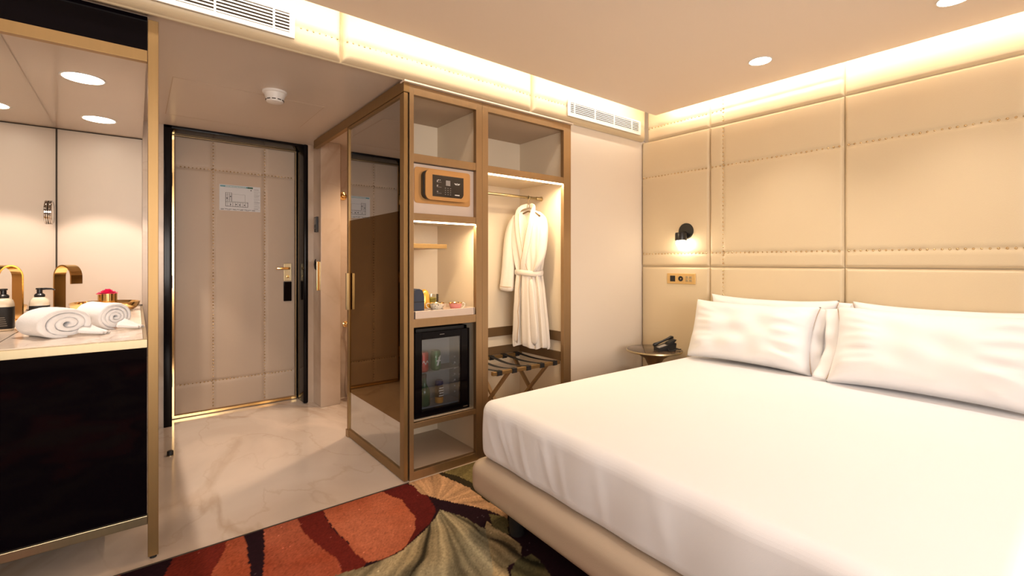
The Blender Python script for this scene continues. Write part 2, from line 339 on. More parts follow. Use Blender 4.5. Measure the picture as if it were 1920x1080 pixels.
def carpet():
    xs = np.concatenate([np.linspace(-2.35, -.12, 60), np.arange(-.11, 1.62, .0065), np.linspace(1.63, 3.31, 60)])
    ys = np.concatenate([np.linspace(-2.6, .9, 90), np.arange(.91, 2.352, .0065), [2.352]])
    X, Y = np.meshgrid(xs, ys, indexing='ij'); nx, ny = X.shape
    WX = X + .010 * fnoise(X, Y, 1, 22) ; WY = Y + .010 * fnoise(X, Y, 2, 22)
    C = np.zeros((nx, ny, 3)) + np.array((.014, .004, .007))
    far = fnoise(X, Y, 9, 4.5, 3)
    for lo, hi, c in ((-.25, 0, (.12, .09, .05)), (.3, .6, (.30, .05, .02)), (.62, 2, (.24, .16, .09))):
        C[(far > lo) & (far < hi) & ((Y < 1.22) | (X < -.05) | (X > 1.72))] = c
    ang = np.arctan2(Y - 2.06, X - 1.16); rad = np.hypot(X - 1.16, Y - 2.06)
    nz = fnoise(X, Y, 31, 9, 3)
    streak = .6 * np.sin(ang * 15 + nz * 1.6 + rad * 2) + .35 * np.sin(ang * 37 + nz * 2.5) + .25 * np.sin(ang * 71 + nz * 3)
    streak = streak - .45 * (np.sin(ang * 7.5 + nz) > .86)
    for nm, c, P in POLY:
        mk = inside(WX, WY, P); cc = np.array(c)[None, None, :] * np.ones((nx, ny, 1))
        if nm == 'petal': cc = cc * np.clip(1 + .62 * streak[..., None], .10, 2.2) * (1 + .25 * nz[..., None] * np.array((-.3, .1, .5)))
        if nm in ('beige', 'green'): cc = cc * (1 + .25 * streak[..., None])
        if nm == 'orange':
            k = np.clip(.5 + .6 * fnoise(X, Y, 12, 12, 3), 0, 1)[..., None]; cc = cc * (1 - .35 * k) + np.array((.36, .13, .075)) * .5 * k
        C[mk] = cc[mk]
    C *= (1 + .12 * rng.randn(nx, ny) + .06 * fnoise(X, Y, 21, 60, 2))[..., None]
    sp = rng.rand(nx, ny) > .9985; C[sp] = C[sp] * 1.8 + .04
    C = np.clip(C, .003, 1)
    V = np.stack([X, Y, np.full_like(X, .0)], -1).reshape(-1, 3)
    me = bpy.data.meshes.new('carpet')
    ii, jj = np.meshgrid(np.arange(nx - 1), np.arange(ny - 1), indexing='ij')
    F = np.stack([ii * ny + jj, (ii + 1) * ny + jj, (ii + 1) * ny + jj + 1, ii * ny + jj + 1], -1).reshape(-1, 4)
    me.from_pydata(V.tolist(), [], F.tolist())
    at = me.color_attributes.new('pattern', 'FLOAT_COLOR', 'POINT')
    at.data.foreach_set('color', np.concatenate([C.reshape(-1, 3), np.ones((nx * ny, 1))], 1).astype(np.float32).ravel())
    m = mat('printed flower carpet', (.1, .05, .03), .95, bump=.5, bscale=600)
    m.node_tree.nodes['Principled BSDF'].inputs['Specular IOR Level'].default_value = .1
    a = m.node_tree.nodes.new('ShaderNodeVertexColor'); a.layer_name = 'pattern'
    m.node_tree.links.new(a.outputs[0], m.node_tree.nodes['Principled BSDF'].inputs['Base Color'])
    me.materials.append(m); o = bpy.data.objects.new('carpet', me); COL.objects.link(o)
    sol = o.modifiers.new('thickness', 'SOLIDIFY'); sol.thickness = .05; sol.offset = -1
    o['kind'] = 'structure'; o.name = 'floor_carpet'
carpet()
struct('trim_1', MB().box(-.42, 1.16, 2.350, 2.356, -.004, .0025), M['gap'])

# ------------------------------------------------------------------ upholstered panels
def panel(u0, u1, v0, v1, fn, th, grooves_u=(), grooves_v=(), edge=.016, bulge=.006, drop=.016):
    def coords(a, b, gs):
        base = list(np.arange(a, b, .035)) + [b]; e = [0, .0004, .0012, .003, .007, .012, .018, .026]
        base += [a + t for t in e] + [b - t for t in e]
        for g in gs: base += [g + t for t in (-.03, -.018, -.010, -.005, 0, .005, .010, .018, .03)]
        return sorted(set(round(float(np.clip(t, a, b)), 5) for t in base))
    us = coords(u0, u1, grooves_u); vs = coords(v0, v1, grooves_v)
    def prof(t):
        t = min(max(t, 0), edge) / edge; return math.sqrt(max(0, 1 - (1 - t) ** 2))
    def f(u, v):
        du = min(u - u0, u1 - u); dv = min(v - v0, v1 - v)
        d = (th - bulge) * min(prof(du), prof(dv)) if du < edge or dv < edge else th - bulge
        d += bulge * min(1, du / .12) ** .5 * min(1, dv / .12) ** .5 if d > 0 else 0
        for g in grooves_u: d -= .0085 * math.exp(-((u - g) / .013) ** 2) * (0.75 + .25 * math.cos(v * 2 * math.pi / .029))
        for g in grooves_v: d -= .0085 * math.exp(-((v - g) / .013) ** 2) * (0.75 + .25 * math.cos(u * 2 * math.pi / .029))
        d = max(d, th - bulge - drop)
        if du < .0002 or dv < .0002: d = 0
        return fn(u, v, max(d, 0))
    b = MB().grid(f, us, vs)
    return b
def row(a, b, st=.029):
    n = max(2, int(round((b - a) / st))); return [a + (b - a) * (i + .5) / n for i in range(n)]
HBX = lambda u, v, d: (XW - d, u, v)
ys = [(1.786, 2.330, 'corner'), (.951, 1.784, 'far'), (.116, .949, 'near'), (-.72, .114, 'last')]
zs = [(.02, 1.166, 'lower'), (1.168, 2.182, 'middle'), (2.184, 2.466, 'top')]
wh = {'corner': 'by the room corner', 'far': 'behind the far pillow', 'near': 'behind the near pillow', 'last': 'at the right edge of the photo'}
for (a, b, wy) in ys:
    for (z0, z1, wz) in zs:
        b = b if wy != 'corner' else (2.319 if wz == 'top' else 2.373)
        gu = [g for g in (1.682, .218) if a < g < b]
        gv = {'lower': [], 'middle': [1.267, 1.887], 'top': []}[wz]
        if wz == 'top' and wy in ('corner', 'far'): gv = [2.283]
        if wz == 'lower' : lab = 'lowest cream padded wall panel %s' % wh[wy]
        elif wz == 'middle': lab = 'tall middle cream padded wall panel %s with two nail rows' % wh[wy]
        else: lab = 'narrow top cream padded wall panel %s under the glowing cove' % wh[wy]
        t = thing('upholstered_wall_panel', lab, 'wall panel', (XW, (a + b) / 2, z0), 'cream padded wall panels')
        panel(a, b, z0, z1, HBX, .056, gu, gv).build('padding', M['leather'], t, smooth=True)
        P = []
        for g in gu: P += [(XW - .0475, g, z) for z in row(z0 + .01, z1 - .01)]
        for g in gv:
            aa, bb = a + .008, b - .008
            if wz == 'top' and wy == 'far': aa = 1.682
            P += [(XW - .049, y, g) for y in row(aa, bb)]
        if P: MB().studs(P, .0062, (-1, 0, 0), .8).build('nailhead_trim', M['studl'], t, smooth=True)
# bulkhead
BKX = lambda u, v, d: (u, 2.372 - d, v)
segs = [(-2.3, -.449, 'beyond the left edge'), (-.447, .790, 'above the vanity around the wide vent'), (.792, 2.028, 'above the glass door'), (2.030, 3.256, 'in the corner around the small vent')]
for (a, b, wy) in segs:
    t = thing('upholstered_bulkhead_panel', 'cream padded bulkhead panel %s' % wy, 'bulkhead panel', ((a + b) / 2, 2.37, 2.19), 'cream padded bulkhead panels')
    panel(a, b, 2.188, 2.468, BKX, .056, (), [2.288], edge=.036, drop=.036).build('padding', M['leather'], t, smooth=True)
    rr = {-2.3: (-2.2, -.46), -.447: (.585, .780), .792: (.80, 2.02), 2.03: (2.04, 2.325)}[a]
    MB().studs([(x, 2.3228, 2.288) for x in row(*rr)], .005, (0, -1, 0)).build('nailhead_trim', M['studl'], t, smooth=True)
struct('trim_2', MB().box(1.13, 2.43, 2.345, 2.40, 2.179, 2.1875), M['ceil'])
def vent(x0, x1, z0, z1, label, mull):
    t = thing('air_vent', label, 'air vent', ((x0 + x1) / 2, 2.31, z0), 'air vents in the bulkhead')
    y = 2.3085
    b = MB().box(x0, x1, y - .006, y + .004, z0, z0 + .022, .002).box(x0, x1, y - .006, y + .004, z1 - .014, z1, .002).box(x0, x0 + .022, y - .006, y + .004, z0 + .0205, z1 - .0125).box(x1 - .022, x1, y - .006, y + .004, z0 + .0205, z1 - .0125)
    b.build('frame', M['white'], t)
    MB().box(x0 + .01, x1 - .01, y + .003, y + .005, z0 + .01, z1 - .01).build('backing', M['gap'], t)
    n = 6; h = (z1 - .014 - z0 - .022) / n
    for k in range(n):
        z = z0 + .022 + h * (k + .5)
        MB().bar((x0 + .02, y - .001, z), (x1 - .02, y - .001, z), h * .50, .002, (0, .35, 1)).build('slat', M['white'], t)
    for m_ in mull: MB().box(m_ - .004, m_ + .004, y - .005, y + .002, z0 + .02, z1 - .012).build('mullion', M['white'], t)
vent(-.30, .567, 2.222, 2.345, 'long white slatted air vent at the top left above the entry', (-.19, .033, .256, .48))
vent(2.335, 3.155, 2.214, 2.325, 'small white slatted air vent beside the corner above the bare wall', (2.40, 2.615, 2.83, 3.045))

# ------------------------------------------------------------------ downlights
def downlight(x, y, z, r, lab, grp):
    t = thing('ceiling_downlight', lab, 'ceiling light', (x, y, z), grp)
    MB().lathe((x, y, z), [(r * 1.12, 0), (r * 1.1, -.003), (r, -.003), (r, 0)], 40, caps=False).build('ring', M['white'], t, smooth=True)
    MB().lathe((x, y, z), [(r, -.0022), (r * .5, -.0026), (.001, -.0026)], 40, caps=False).build('lens', M['lamp'], t)
downlight(2.753, 1.205, CZ, .055, 'round recessed downlight nearest the corner over the bed head', 'downlights over the bed')
downlight(2.76, .40, CZ, .055, 'round recessed downlight cut by the top edge of the photo', 'downlights over the bed')
downlight(-.199, 3.05, NZ, .077, 'larger nearer downlight in the vanity niche ceiling', 'downlights over the vanity')
downlight(-.179, 3.87, NZ, .077, 'farther downlight in the vanity niche ceiling by the back wall', 'downlights over the vanity')

# smoke detector, hatch
t = thing('smoke_detector', 'round white smoke detector on the entry ceiling', 'smoke detector', (.636, 3.03, EZ - .045))
MB().lathe((.636, 3.03, EZ), [(.066, 0), (.066, -.010), (.058, -.014), (.050, -.040), (.044, -.062), (.026, -.067), (.001, -.067)], 40, caps=False).build('housing', M['white'], t, auto=40)
b = MB()
for k in range(10):
    a = 2 * math.pi * k / 10; c = Vector((.636 + .047 * math.cos(a), 3.03 + .047 * math.sin(a), EZ - .052)); d = Vector((-math.sin(a), math.cos(a), 0))
    b.bar(c - d * .010, c + d * .010, .005, .003, (0, 0, 1))
b.build('slot', M['gap'], t)
tag(MB().box(.157, .945, 3.13, 3.70, EZ - .0012, EZ + .001).build('access_hatch', M['entryceil']), 'flush square access hatch outlined in the entry ceiling', 'ceiling hatch')
b = MB()
for q in ((.152, .157, 3.125, 3.93), (.945, .949, 3.125, 3.70), (.152, .949, 3.125, 3.129), (.152, .949, 3.93, 3.934)): b.box(q[0], q[1], q[2], q[3], EZ - .0006, EZ + .001)
struct('trim_3', b, M['cabtop'])

# ------------------------------------------------------------------ door
t = thing('door_1', 'beige leather entrance door with brass nail rows in a black frame', 'door', (.65, 4.43, 0)); t['kind'] = 'structure'
for k in ('label', 'category'): del t[k]
MB().box(.155, .205, 4.235, 4.50, 0, 2.2, .004).box(1.108, 1.146, 4.215, 4.50, 0, 2.2, .012).box(.155, 1.146, 4.235, 4.50, 2.178, 2.2, .003).build('door_frame', M['black'], t, auto=40)
b = MB().box(.213, .226, 4.425, 4.47, .008, 2.176).box(.213, 1.101, 4.420, 4.47, .006, .024)
b.build('edge_trim', M['polgold'], t)
MB().box(1.095, 1.101, 4.427, 4.47, .008, 2.176).box(.226, 1.101, 4.427, 4.47, 2.171, 2.176).build('edge_trim', M['bronze'], t)
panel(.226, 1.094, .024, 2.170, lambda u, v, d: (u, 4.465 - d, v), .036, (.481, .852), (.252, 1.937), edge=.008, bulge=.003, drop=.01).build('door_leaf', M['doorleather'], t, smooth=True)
P = [(x, 4.4355, z) for x in (.481, .852) for z in row(.04, 2.165, .026)] + [(x, 4.4355, z) for z in (.252, 1.937) for x in row(.255, 1.075, .026)]
MB().studs(P, .0058, (0, -1, 0)).build('nailhead_trim', M['stud'], t, smooth=True)
b = MB().box(.998, 1.062, 4.418, 4.436, 1.035, 1.190, .003); pl = b.build('lock_plate', M['champagne'], t)
b = MB().cyl((1.03, 4.425, 1.147), (1.03, 4.375, 1.147), .010).box(.932, 1.04, 4.366, 4.384, 1.137, 1.157, .004)
b.build('door_handle', M['polgold'], t, auto=40)
MB().lathe((1.03, 4.418, 1.075), [(.012, 0), (.011, .006), (.001, .007)], 20, axis=(0, -1, 0)).build('key_cylinder', M['polgold'], t, auto=40)
MB().box(.998, 1.062, 4.416, 4.436, .862, 1.030, .004).build('card_reader', M['blackglass'], t)
for z in (.30, 1.05, 1.83):
    MB().cyl((.209, 4.418, z - .05), (.209, 4.418, z + .05), .007).build('hinge', M['champagne'], t, smooth=True)
struct('floor', MB().box(0, 1.3, 4.5, 4.7, -.06, .0), M['marblefloor'])
struct('wall_corridor', MB().box(.0, 1.3, 4.5, 4.6, 0, EZ), M['black'])
# evacuation plan
t = thing('evacuation_plan', 'printed evacuation floor plan sheet stuck on the entrance door', 'sign', (.67, 4.428, 1.62))
PY = 4.4262
MB().box(.522, .818, PY, PY + .0010, 1.620, 1.829).build('sheet', M['paper'], t)
MB().box(.528, .722, PY - .0004, PY, 1.810, 1.823).build('title_bar', M['teal'], t)
MB().box(.722, .762, PY - .0004, PY, 1.810, 1.823).build('arrow_bar', M['dgreen'], t)
b = MB(); y0, y1 = PY - .0005, PY
def ln(xa, za, xb, zb, wd=.0018): b.bar((xa, PY - .0003, za), (xb, PY - .0003, zb), wd, .0004, (0, 1, 0)) if False else b.box(min(xa, xb) - wd / 2, max(xa, xb) + wd / 2, y0, y1, min(za, zb) - wd / 2, max(za, zb) + wd / 2)
ln(.566, 1.765, .566, 1.655, .003); ln(.566, 1.655, .724, 1.655, .003); ln(.724, 1.655, .724, 1.694, .003); ln(.608, 1.694, .724, 1.694); ln(.566, 1.765, .608, 1.765); ln(.608, 1.765, .608, 1.694, .003)
ln(.612, 1.755, .704, 1.755, .0009); ln(.704, 1.755, .704, 1.694, .0012); ln(.566, 1.688, .724, 1.688, .0014)
for k in range(8): ln(.580 + .018 * k, 1.655, .580 + .018 * k, 1.688, .0016)
for k in range(5): ln(.566, 1.750 - .014 * k, .608, 1.750 - .014 * k, .0014)
ln(.580, 1.765, .580, 1.694); ln(.594, 1.765, .594, 1.694)
for (x, z) in ((.60, 1.67), (.64, 1.672), (.665, 1.67), (.70, 1.67), (.575, 1.72), (.60, 1.735)): b.box(x - .004, x + .004, y0, y1, z - .004, z + .004)
for k in range(17): ln(.770, 1.806 - .0108 * k, .770 + (.042 if k % 3 else .034) - .004 * (k % 2), 1.806 - .0108 * k, .0022 if k % 5 == 0 else .0012)
for k in range(9): ln(.532 + .028 * k, 1.632, .552 + .028 * k, 1.632, .003)
for k in range(6): ln(.532 + .045 * k, 1.626, .552 + .045 * k, 1.626, .002)
b.box(.744, .752, y0, y1, 1.792, 1.800)
b.build('drawing', M['blackmat'], t)
b = MB()
for k in range(14): b.box(.565 + .0105 * k, .572 + .0105 * k, PY - .0008, PY - .0004, 1.8135, 1.8195)
b.build('title_text', M['whiteprint'], t)

# door stop on the floor
t = thing('door_stop', 'small black rubber door stop on the marble floor', 'door stop', (.165, 3.61, 0))
MB().lathe((.165, 3.61, 0), [(.017, 0), (.017, .026), (.014, .030), (.001, .030)], 24, caps=False).build('rubber', M['blackmat'], t, auto=40)
MB().lathe((.165, 3.61, 0), [(.020, 0), (.020, .004), (.017, .004)], 24, caps=False).build('base', M['champagne'], t, auto=40)

# thermostat, door intercom piece and brass grip on the pillar side
t = thing('thermostat', 'small black wall thermostat with grey screen beside the door frame', 'thermostat', (1.178, 4.12, 1.45))
MB().box(1.172, 1.19, 4.085, 4.150, 1.452, 1.580, .003).build('housing', M['blackplastic'], t)
MB().box(1.1712, 1.173, 4.093, 4.142, 1.515, 1.570).build('display', M['grey'], t)
MB().lathe((1.172, 4.118, 1.485), [(.006, 0), (.005, .002), (.001, .003)], 14, axis=(-1, 0, 0)).build('button', M['chrome'], t)
t = thing('wall_hook', 'thin polished brass bar hook with black cord on the stone pillar', 'hook', (1.178, 4.10, .96))
MB().box(1.165, 1.190, 4.045, 4.060, .965, 1.205, .003).build('bar', M['polgold'], t)
MB().tube([(1.178, 4.12, 1.225), (1.172, 4.115, 1.21), (1.170, 4.105, 1.18), (1.172, 4.09, 1.15), (1.176, 4.085, 1.135)], [.004, .006, .012, .013, .005]).build('cord', M['blackmat'], t, smooth=True)

# ------------------------------------------------------------------ vanity niche
XM = -.41
tag(MB().box(XM - .012, XM, 2.43, 4.294, .893, NZ - .002).build('wall_mirror', M['mirror']), 'large frameless mirror along the left side of the vanity niche', 'mirror')
struct('trim_4', MB().box(XM - .010, XM + .004, 4.286, 4.296, .893, NZ), M['gap'])
struct('trim_5', MB().box(XM, .034, 4.289, 4.296, NZ - .006, NZ).box(XM, .034, 4.290, 4.296, .8915, .896), M['gap'])
t = thing('vanity_unit', 'black glass vanity cabinet with pale gold edges, floating above the marble', 'vanity', (-.19, 2.42, .15))
MB().box(XM, .022, 2.424, 4.28, .15, .868).build('body', M['black'], t)
MB().box(XM, .034, 2.408, 2.424, .179, .857).build('glass_panel', M['blackglass'], t)
MB().box(XM, .036, 2.400, 2.426, .144, .179, .002).build('bottom_rail', M['champagne'], t)
MB().box(XM, .036, 2.400, 2.426, .855, .889, .002).box(.022, .036, 2.426, 4.285, .855, .889, .002).build('top_rail', M['champagne'], t)
tag(MB().box(XM, .0215, 2.4262, 4.290, .8690, .8912, .0008).build('countertop', M['marbletop']), 'pale marble countertop of the vanity', 'countertop')
t = thing('gold_frame_partition', 'tall brushed gold post with crossbar and black glass transom beside the vanity', 'partition', (-.17, 2.41, 0))
MB().box(.0365, .071, 2.395, 2.430, .012, 2.178, .0015).build('post', M['gold'], t)
MB().lathe((.054, 2.412, 0), [(.012, 0), (.012, .012)], 16).build('foot', M['blackmat'], t)
MB().box(XM, .0355, 2.398, 2.426, 2.007, 2.052, .0015).build('crossbar', M['gold'], t)
MB().box(XM, .0355, 2.405, 2.4235, 2.053, 2.19).build('glass_transom', M['blackglass'], t)

# faucet (flat ribbon)
t = thing('faucet', 'tall arched polished gold ribbon faucet by the mirror', 'faucet', (-.325, 3.58, .8915))
b = MB(); pts = [(-.352, z) for z in (.895, .95, 1.02, 1.08, 1.12)]
for k in range(1, 17):
    a = math.pi * (1 - k / 16 * .98); pts.append((-.352 + .058 + .058 * math.cos(a), 1.12 + .062 * math.sin(a)))
pts += [(-.236, 1.10), (-.236, 1.082)]
for i in range(len(pts) - 1):
    pass
def ribbon(b, pts, y0, y1, th):
    n = len(pts); P = [Vector((p[0], 0, p[1])) for p in pts]; nr = []
    for i in range(n):
        tt = (P[min(i + 1, n - 1)] - P[max(i - 1, 0)]).normalized(); nr.append(Vector((tt.z, 0, -tt.x)))
    vs = []
    for i in range(n):
        for (yy, s_) in ((y0, -.5), (y1, -.5), (y1, .5), (y0, .5)): q = P[i] + nr[i] * th * s_; vs.append((q.x, yy, q.z))
    fs = [(0, 1, 2, 3), tuple((n - 1) * 4 + k for k in (3, 2, 1, 0))]
    for i in range(n - 1):
        for k in range(4): j = (k + 1) % 4; fs.append((i * 4 + k, i * 4 + j, (i + 1) * 4 + j, (i + 1) * 4 + k))
    b.add(vs, fs)
ribbon(b, pts, 3.552, 3.608, .008)
fc = Vector((-.330, 3.58, 0)); fr = Matrix.Rotation(R(-50), 3, 'Z'); b.v = [tuple(fr @ (Vector(p) - Vector((-.352, 3.58, 0))) + fc) for p in b.v]
b.build('spout', M['polgold'], t, auto=35)
MB().lathe((-.330, 3.58, .8915), [(.034, 0), (.034, .005), (.030, .007)], 28).build('base', M['polgold'], t, auto=40)
# soap bottle
t = thing('soap_dispenser', 'cream and black pump soap bottle standing by the mirror', 'soap dispenser', (-.352, 3.09, .8915))
def rlathe(b, c, prof, wx, wy, n=32, e=3.2):
    vs = []; fs = []
    for (s_, h) in prof:
        for i in range(n):
            a = 2 * math.pi * i / n; ca, sa = math.cos(a), math.sin(a)
            vs.append((c[0] + wx * s_ * math.copysign(abs(ca) ** (2 / e), ca), c[1] + wy * s_ * math.copysign(abs(sa) ** (2 / e), sa), c[2] + h))
    for k in range(len(prof) - 1):
        for i in range(n): j = (i + 1) % n; fs.append((k * n + i, k * n + j, (k + 1) * n + j, (k + 1) * n + i))
    fs.append(tuple(range(n))[::-1]); fs.append(tuple((len(prof) - 1) * n + i for i in range(n))); b.add(vs, fs)
b = MB(); rlathe(b, (-.352, 3.09, .8915), [(.92, 0), (1, .006), (1, .110), (.98, .122), (.86, .136), (.6, .145), (.3, .147)], .034, .040); b.build('bottle', M['lotion'], t, auto=50)
b = MB(); rlathe(b, (-.352, 3.09, .8915), [(1.012, .010), (1.015, .014), (1.015, .106), (1.012, .108)], .034, .040); b.build('label', M['blackmat'], t, auto=50)
MB().lathe((-.352, 3.09, 1.036), [(.018, 0), (.019, .012), (.014, .018), (.010, .020), (.010, .036), (.014, .038), (.013, .044), (.001, .045)], 24, caps=False).tube([(-.352, 3.09, 1.074), (-.330, 3.085, 1.076), (-.310, 3.08, 1.075), (-.300, 3.078, 1.070)], [.006, .005, .004, .003]).build('pump', M['blackplastic'], t, auto=40)
b = MB()
for k in range(5): b.box(-.370 + .002 * k, -.336 - .002 * k, 3.0488, 3.0493, .915 + .009 * k, .918 + .009 * k)
b.build('label_text', M['grey'], t)
# towels
def towel(cx, cy, z0, r, length, ang, sx, label, tail, turns=4.2):
    t = thing('rolled_towel', label, 'towel', (cx, cy, z0), 'rolled towels on the vanity counter')
    b = MB(); n = int(turns * 26); th = r / (turns + .15); c, s_ = math.cos(ang), math.sin(ang)
    prof = []
    for i in range(n + 1):
        a = i / 26 * 2 * math.pi; rr = th * .35 + th * (i / 26)
        prof.append((a, rr))
    ns = [-1, -.97, -.88, -.5, 0, .5, .88, .97, 1]
    ph = -math.pi / 2 - prof[-1][0]
    def P(a, rr, q):
        e = length / 2 * q * (1 - .06 * (rr / r) ** 2)
        x = rr * math.cos(a + ph) * sx; z = rr * math.sin(a + ph)
        z = z * (1 - .08 * (1 if z < 0 else 0)); sg = 1 + .03 * math.sin(q * 4 + a * 1.3)
        return (cx + e * c - x * sg * s_, cy + e * s_ + x * sg * c, z0 + r * .92 + max(z * sg, -r * .92))
    vs = []; fs = []; m = len(ns)
    for i, (a, rr) in enumerate(prof):
        for q in ns:
            ed = abs(q); k = .50 if ed < .9 else (.46 if ed < .98 else .24)
            vs.append(P(a, rr + th * k, q)); vs.append(P(a, max(rr - th * k, .0005), q))
    for i in range(n):
        for j in range(m - 1):
            A = (i * m + j) * 2; B = ((i + 1) * m + j) * 2
            fs.append((A, B, B + 2, A + 2)); fs.append((A + 1, A + 3, B + 3, B + 1))
        A = (i * m) * 2; B = ((i + 1) * m) * 2; fs.append((A, A + 1, B + 1, B))
        A = (i * m + m - 1) * 2; B = ((i + 1) * m + m - 1) * 2; fs.append((A, B, B + 1, A + 1))
    for i0 in (0, n):
        for j in range(m - 1): A = (i0 * m + j) * 2; fs.append((A, A + 2, A + 3, A + 1))
    b.add(vs, fs)
    o = b.build('roll', M['terry'], t, smooth=True)
    sb = o.modifiers.new('sub', 'SUBSURF'); sb.levels = 1; sb.render_levels = 1
    tx = bpy.data.textures.new('terry', 'CLOUDS'); tx.noise_scale = .012
    dm = o.modifiers.new('fluff', 'DISPLACE'); dm.texture = tx; dm.strength = .0035; dm.texture_coords = 'LOCAL'
    if tail:
        tb = MB(); (tx0, ty0, tx1, ty1) = tail
        def f(u, v):
            x = tx0 + (tx1 - tx0) * u; y = ty0 + (ty1 - ty0) * u
            wv = (v - .5) * .11 * (1 - .45 * u); nx_, ny_ = -(ty1 - ty0), (tx1 - tx0); L = math.hypot(nx_, ny_)
            return (x + nx_ / L * wv, y + ny_ / L * wv, z0 + .004 + .034 * (1 - u) ** 1.3 * (1 - (2 * v - 1) ** 2 * .7) + .004 * math.sin(v * 12))
        tb.grid(f, np.linspace(0, 1, 12), np.linspace(0, 1, 12)); o2 = tb.build('loose_end', M['terry'], t, smooth=True)
        so = o2.modifiers.new('s', 'SOLIDIFY'); so.thickness = .008; so.offset = 1
towel(-.262, 2.745, .8915, .060, .20, R(-62), 1.42, 'larger flattened rolled white towel at the left on the counter', (-.17, 2.70, -.10, 2.67), 3.1)
towel(-.120, 2.930, .8915, .061, .20, R(-60), 1.08, 'rounder rolled white towel nearest the gold post', (-.05, 2.83, .018, 2.80))
# tray, cup and rose
t = thing('gold_tray', 'low round polished gold tray behind the towels', 'tray', (-.151, 3.93, .8915))
MB().lathe((-.151, 3.93, .8915), [(.09, 0), (.14, .006), (.166, .030), (.172, .056), (.168, .058), (.160, .034), (.13, .014), (.001, .012)], 56, caps=False).build('bowl', M['polgold'], t, auto=40)
t = thing('gold_vase', 'short polished gold cylinder vase holding the pink rose', 'vase', (-.14, 3.93, .9040))
MB().lathe((-.142, 3.93, .9040), [(.036, 0), (.048, .003), (.048, .098), (.045, .098), (.044, .01), (.001, .01)], 40, caps=False).build('cylinder', M['polgold'], t, auto=40)
t2 = thing('ring_dish', 'small gold ribbed dish at the left end of the gold tray', 'dish', (-.262, 3.93, .916))
MB().lathe((-.262, 3.90, .917), [(.020, 0), (.022, .003), (.022, .040), (.019, .040), (.018, .006), (.001, .006)], 30, caps=False).build('cup', M['polgold'], t2, auto=40)
b = MB()
for k in range(26):
    a = k * 2.399; r0 = .004 + .0014 * k; h0 = 1.028 - .0007 * k; open_ = k / 26
    def f(u, v, a=a, r0=r0, h0=h0, op=open_):
        q = (u - .5) * (1.7 - .5 * op); rr = r0 + v * (.006 + .014 * op); z = h0 + v * (.020 - .012 * op) - (abs(u - .5) * 2) ** 2 * v * .006 + .0015 * math.sin(u * 9 + k)
        return (-.142 + rr * math.cos(a + q), 3.93 + rr * math.sin(a + q), z - .015)
    b.grid(f, np.linspace(0, 1, 7), np.linspace(0, 1, 5))
b.lathe((-.142, 3.93, .96), [(.004, 0), (.012, .03), (.006, .045)], 12)
o = b.build('rose', M['rose'], smooth=True); tag(o, 'bright magenta rose bloom in the gold vase', 'flower')
# shaving mirror
t = thing('shaving_mirror', 'small round chrome magnifying mirror fixed to the wall mirror', 'mirror', (-.39, 3.95, 1.48))
mc = (-.402, 3.96, 1.500)
MB().lathe(mc, [(.068, -.0075), (.073, -.006), (.073, -.001), (.070, .0005), (.073, .002), (.073, .007), (.071, .009), (.064, .009)], 48, axis=(1, 0, 0), caps=False).build('rim', M['chrome'], t, auto=40)
MB().lathe(mc, [(.066, .008), (.03, .0074), (.001, .007)], 48, axis=(1, 0, 0), caps=False).build('lens', M['mirror'], t, smooth=True)

# ------------------------------------------------------------------ sliding glass door
t = thing('sliding_rail', 'long gold ceiling rail above the glass sliding door', 'rail', (1.15, 3.2, 2.12))
MB().box(1.134, 1.168, 2.362, 4.021, 2.128, 2.192, .0015).build('rail', M['gold'], t)
t = thing('sliding_glass_door', 'gold framed sliding bathroom door with bronze band between clear glass', 'glass door', (1.15, 2.8, 0))
G0, G1 = 2.366, 3.25
MB().box(1.137, 1.160, G0, G0 + .052, .006, 2.126, .0015).build('near_stile', M['gold'], t)
MB().box(1.137, 1.160, G1 - .028, G1, .006, 2.126, .0015).build('far_stile', M['gold'], t)
MB().box(1.137, 1.160, G0 + .052, G1 - .028, .006, .056, .0015).build('bottom_rail', M['gold'], t)
MB().box(1.137, 1.160, G0 + .052, G1 - .028, 2.110, 2.126, .0015).build('top_rail', M['gold'], t)
MB().box(1.146, 1.150, G0 + .052, G1 - .028, 1.485, 2.112).build('upper_pane', M['clear'], t, label='clear glass')
MB().box(1.146, 1.150, G0 + .052, G1 - .028, .308, 1.485).build('middle_pane', M['tint'], t, label='dark bronze tinted glass')
MB().box(1.146, 1.150, G0 + .052, G1 - .028, .055, .308).build('lower_pane', M['clear'], t, label='clear glass')
MB().box(1.118, 1.136, G1 - .046, G1 - .034 + .012, .875, 1.125, .001).build('handle', M['champagne'], t)
MB().box(1.1305, 1.165, G1 - .030, G1 + .010, 0, .05, .002).build('floor_guide', M['bronze'], t)

# shower fittings
t = thing('shower_valve', 'round brass shower valve high on the stone wall', 'valve', (1.425, 4.18, 1.77), 'brass shower valves')
MB().lathe((1.43, 4.20, 1.785), [(.036, 0), (.036, .006), (.020, .010), (.018, .035), (.013, .038), (.001, .038)], 28, axis=(0, -1, 0), caps=False).build('knob', M['polgold'], t, auto=40)
t = thing('shower_outlet', 'low round brass outlet holding the shower hose', 'valve', (1.425, 4.18, .64), 'brass shower valves')
MB().lathe((1.455, 4.20, .650), [(.026, 0), (.026, .006), (.016, .010), (.016, .04), (.010, .045), (.001, .045)], 28, axis=(0, -1, 0), caps=False).build('knob', M['polgold'], t, auto=40)
hp = [(1.455, 4.16, .645), (1.475, 4.155, .60), (1.485, 4.16, .5), (1.478, 4.165, .35), (1.462, 4.17, .22), (1.468, 4.17, .12), (1.49, 4.17, .08), (1.55, 4.17, .1), (1.6, 4.17, .3)]
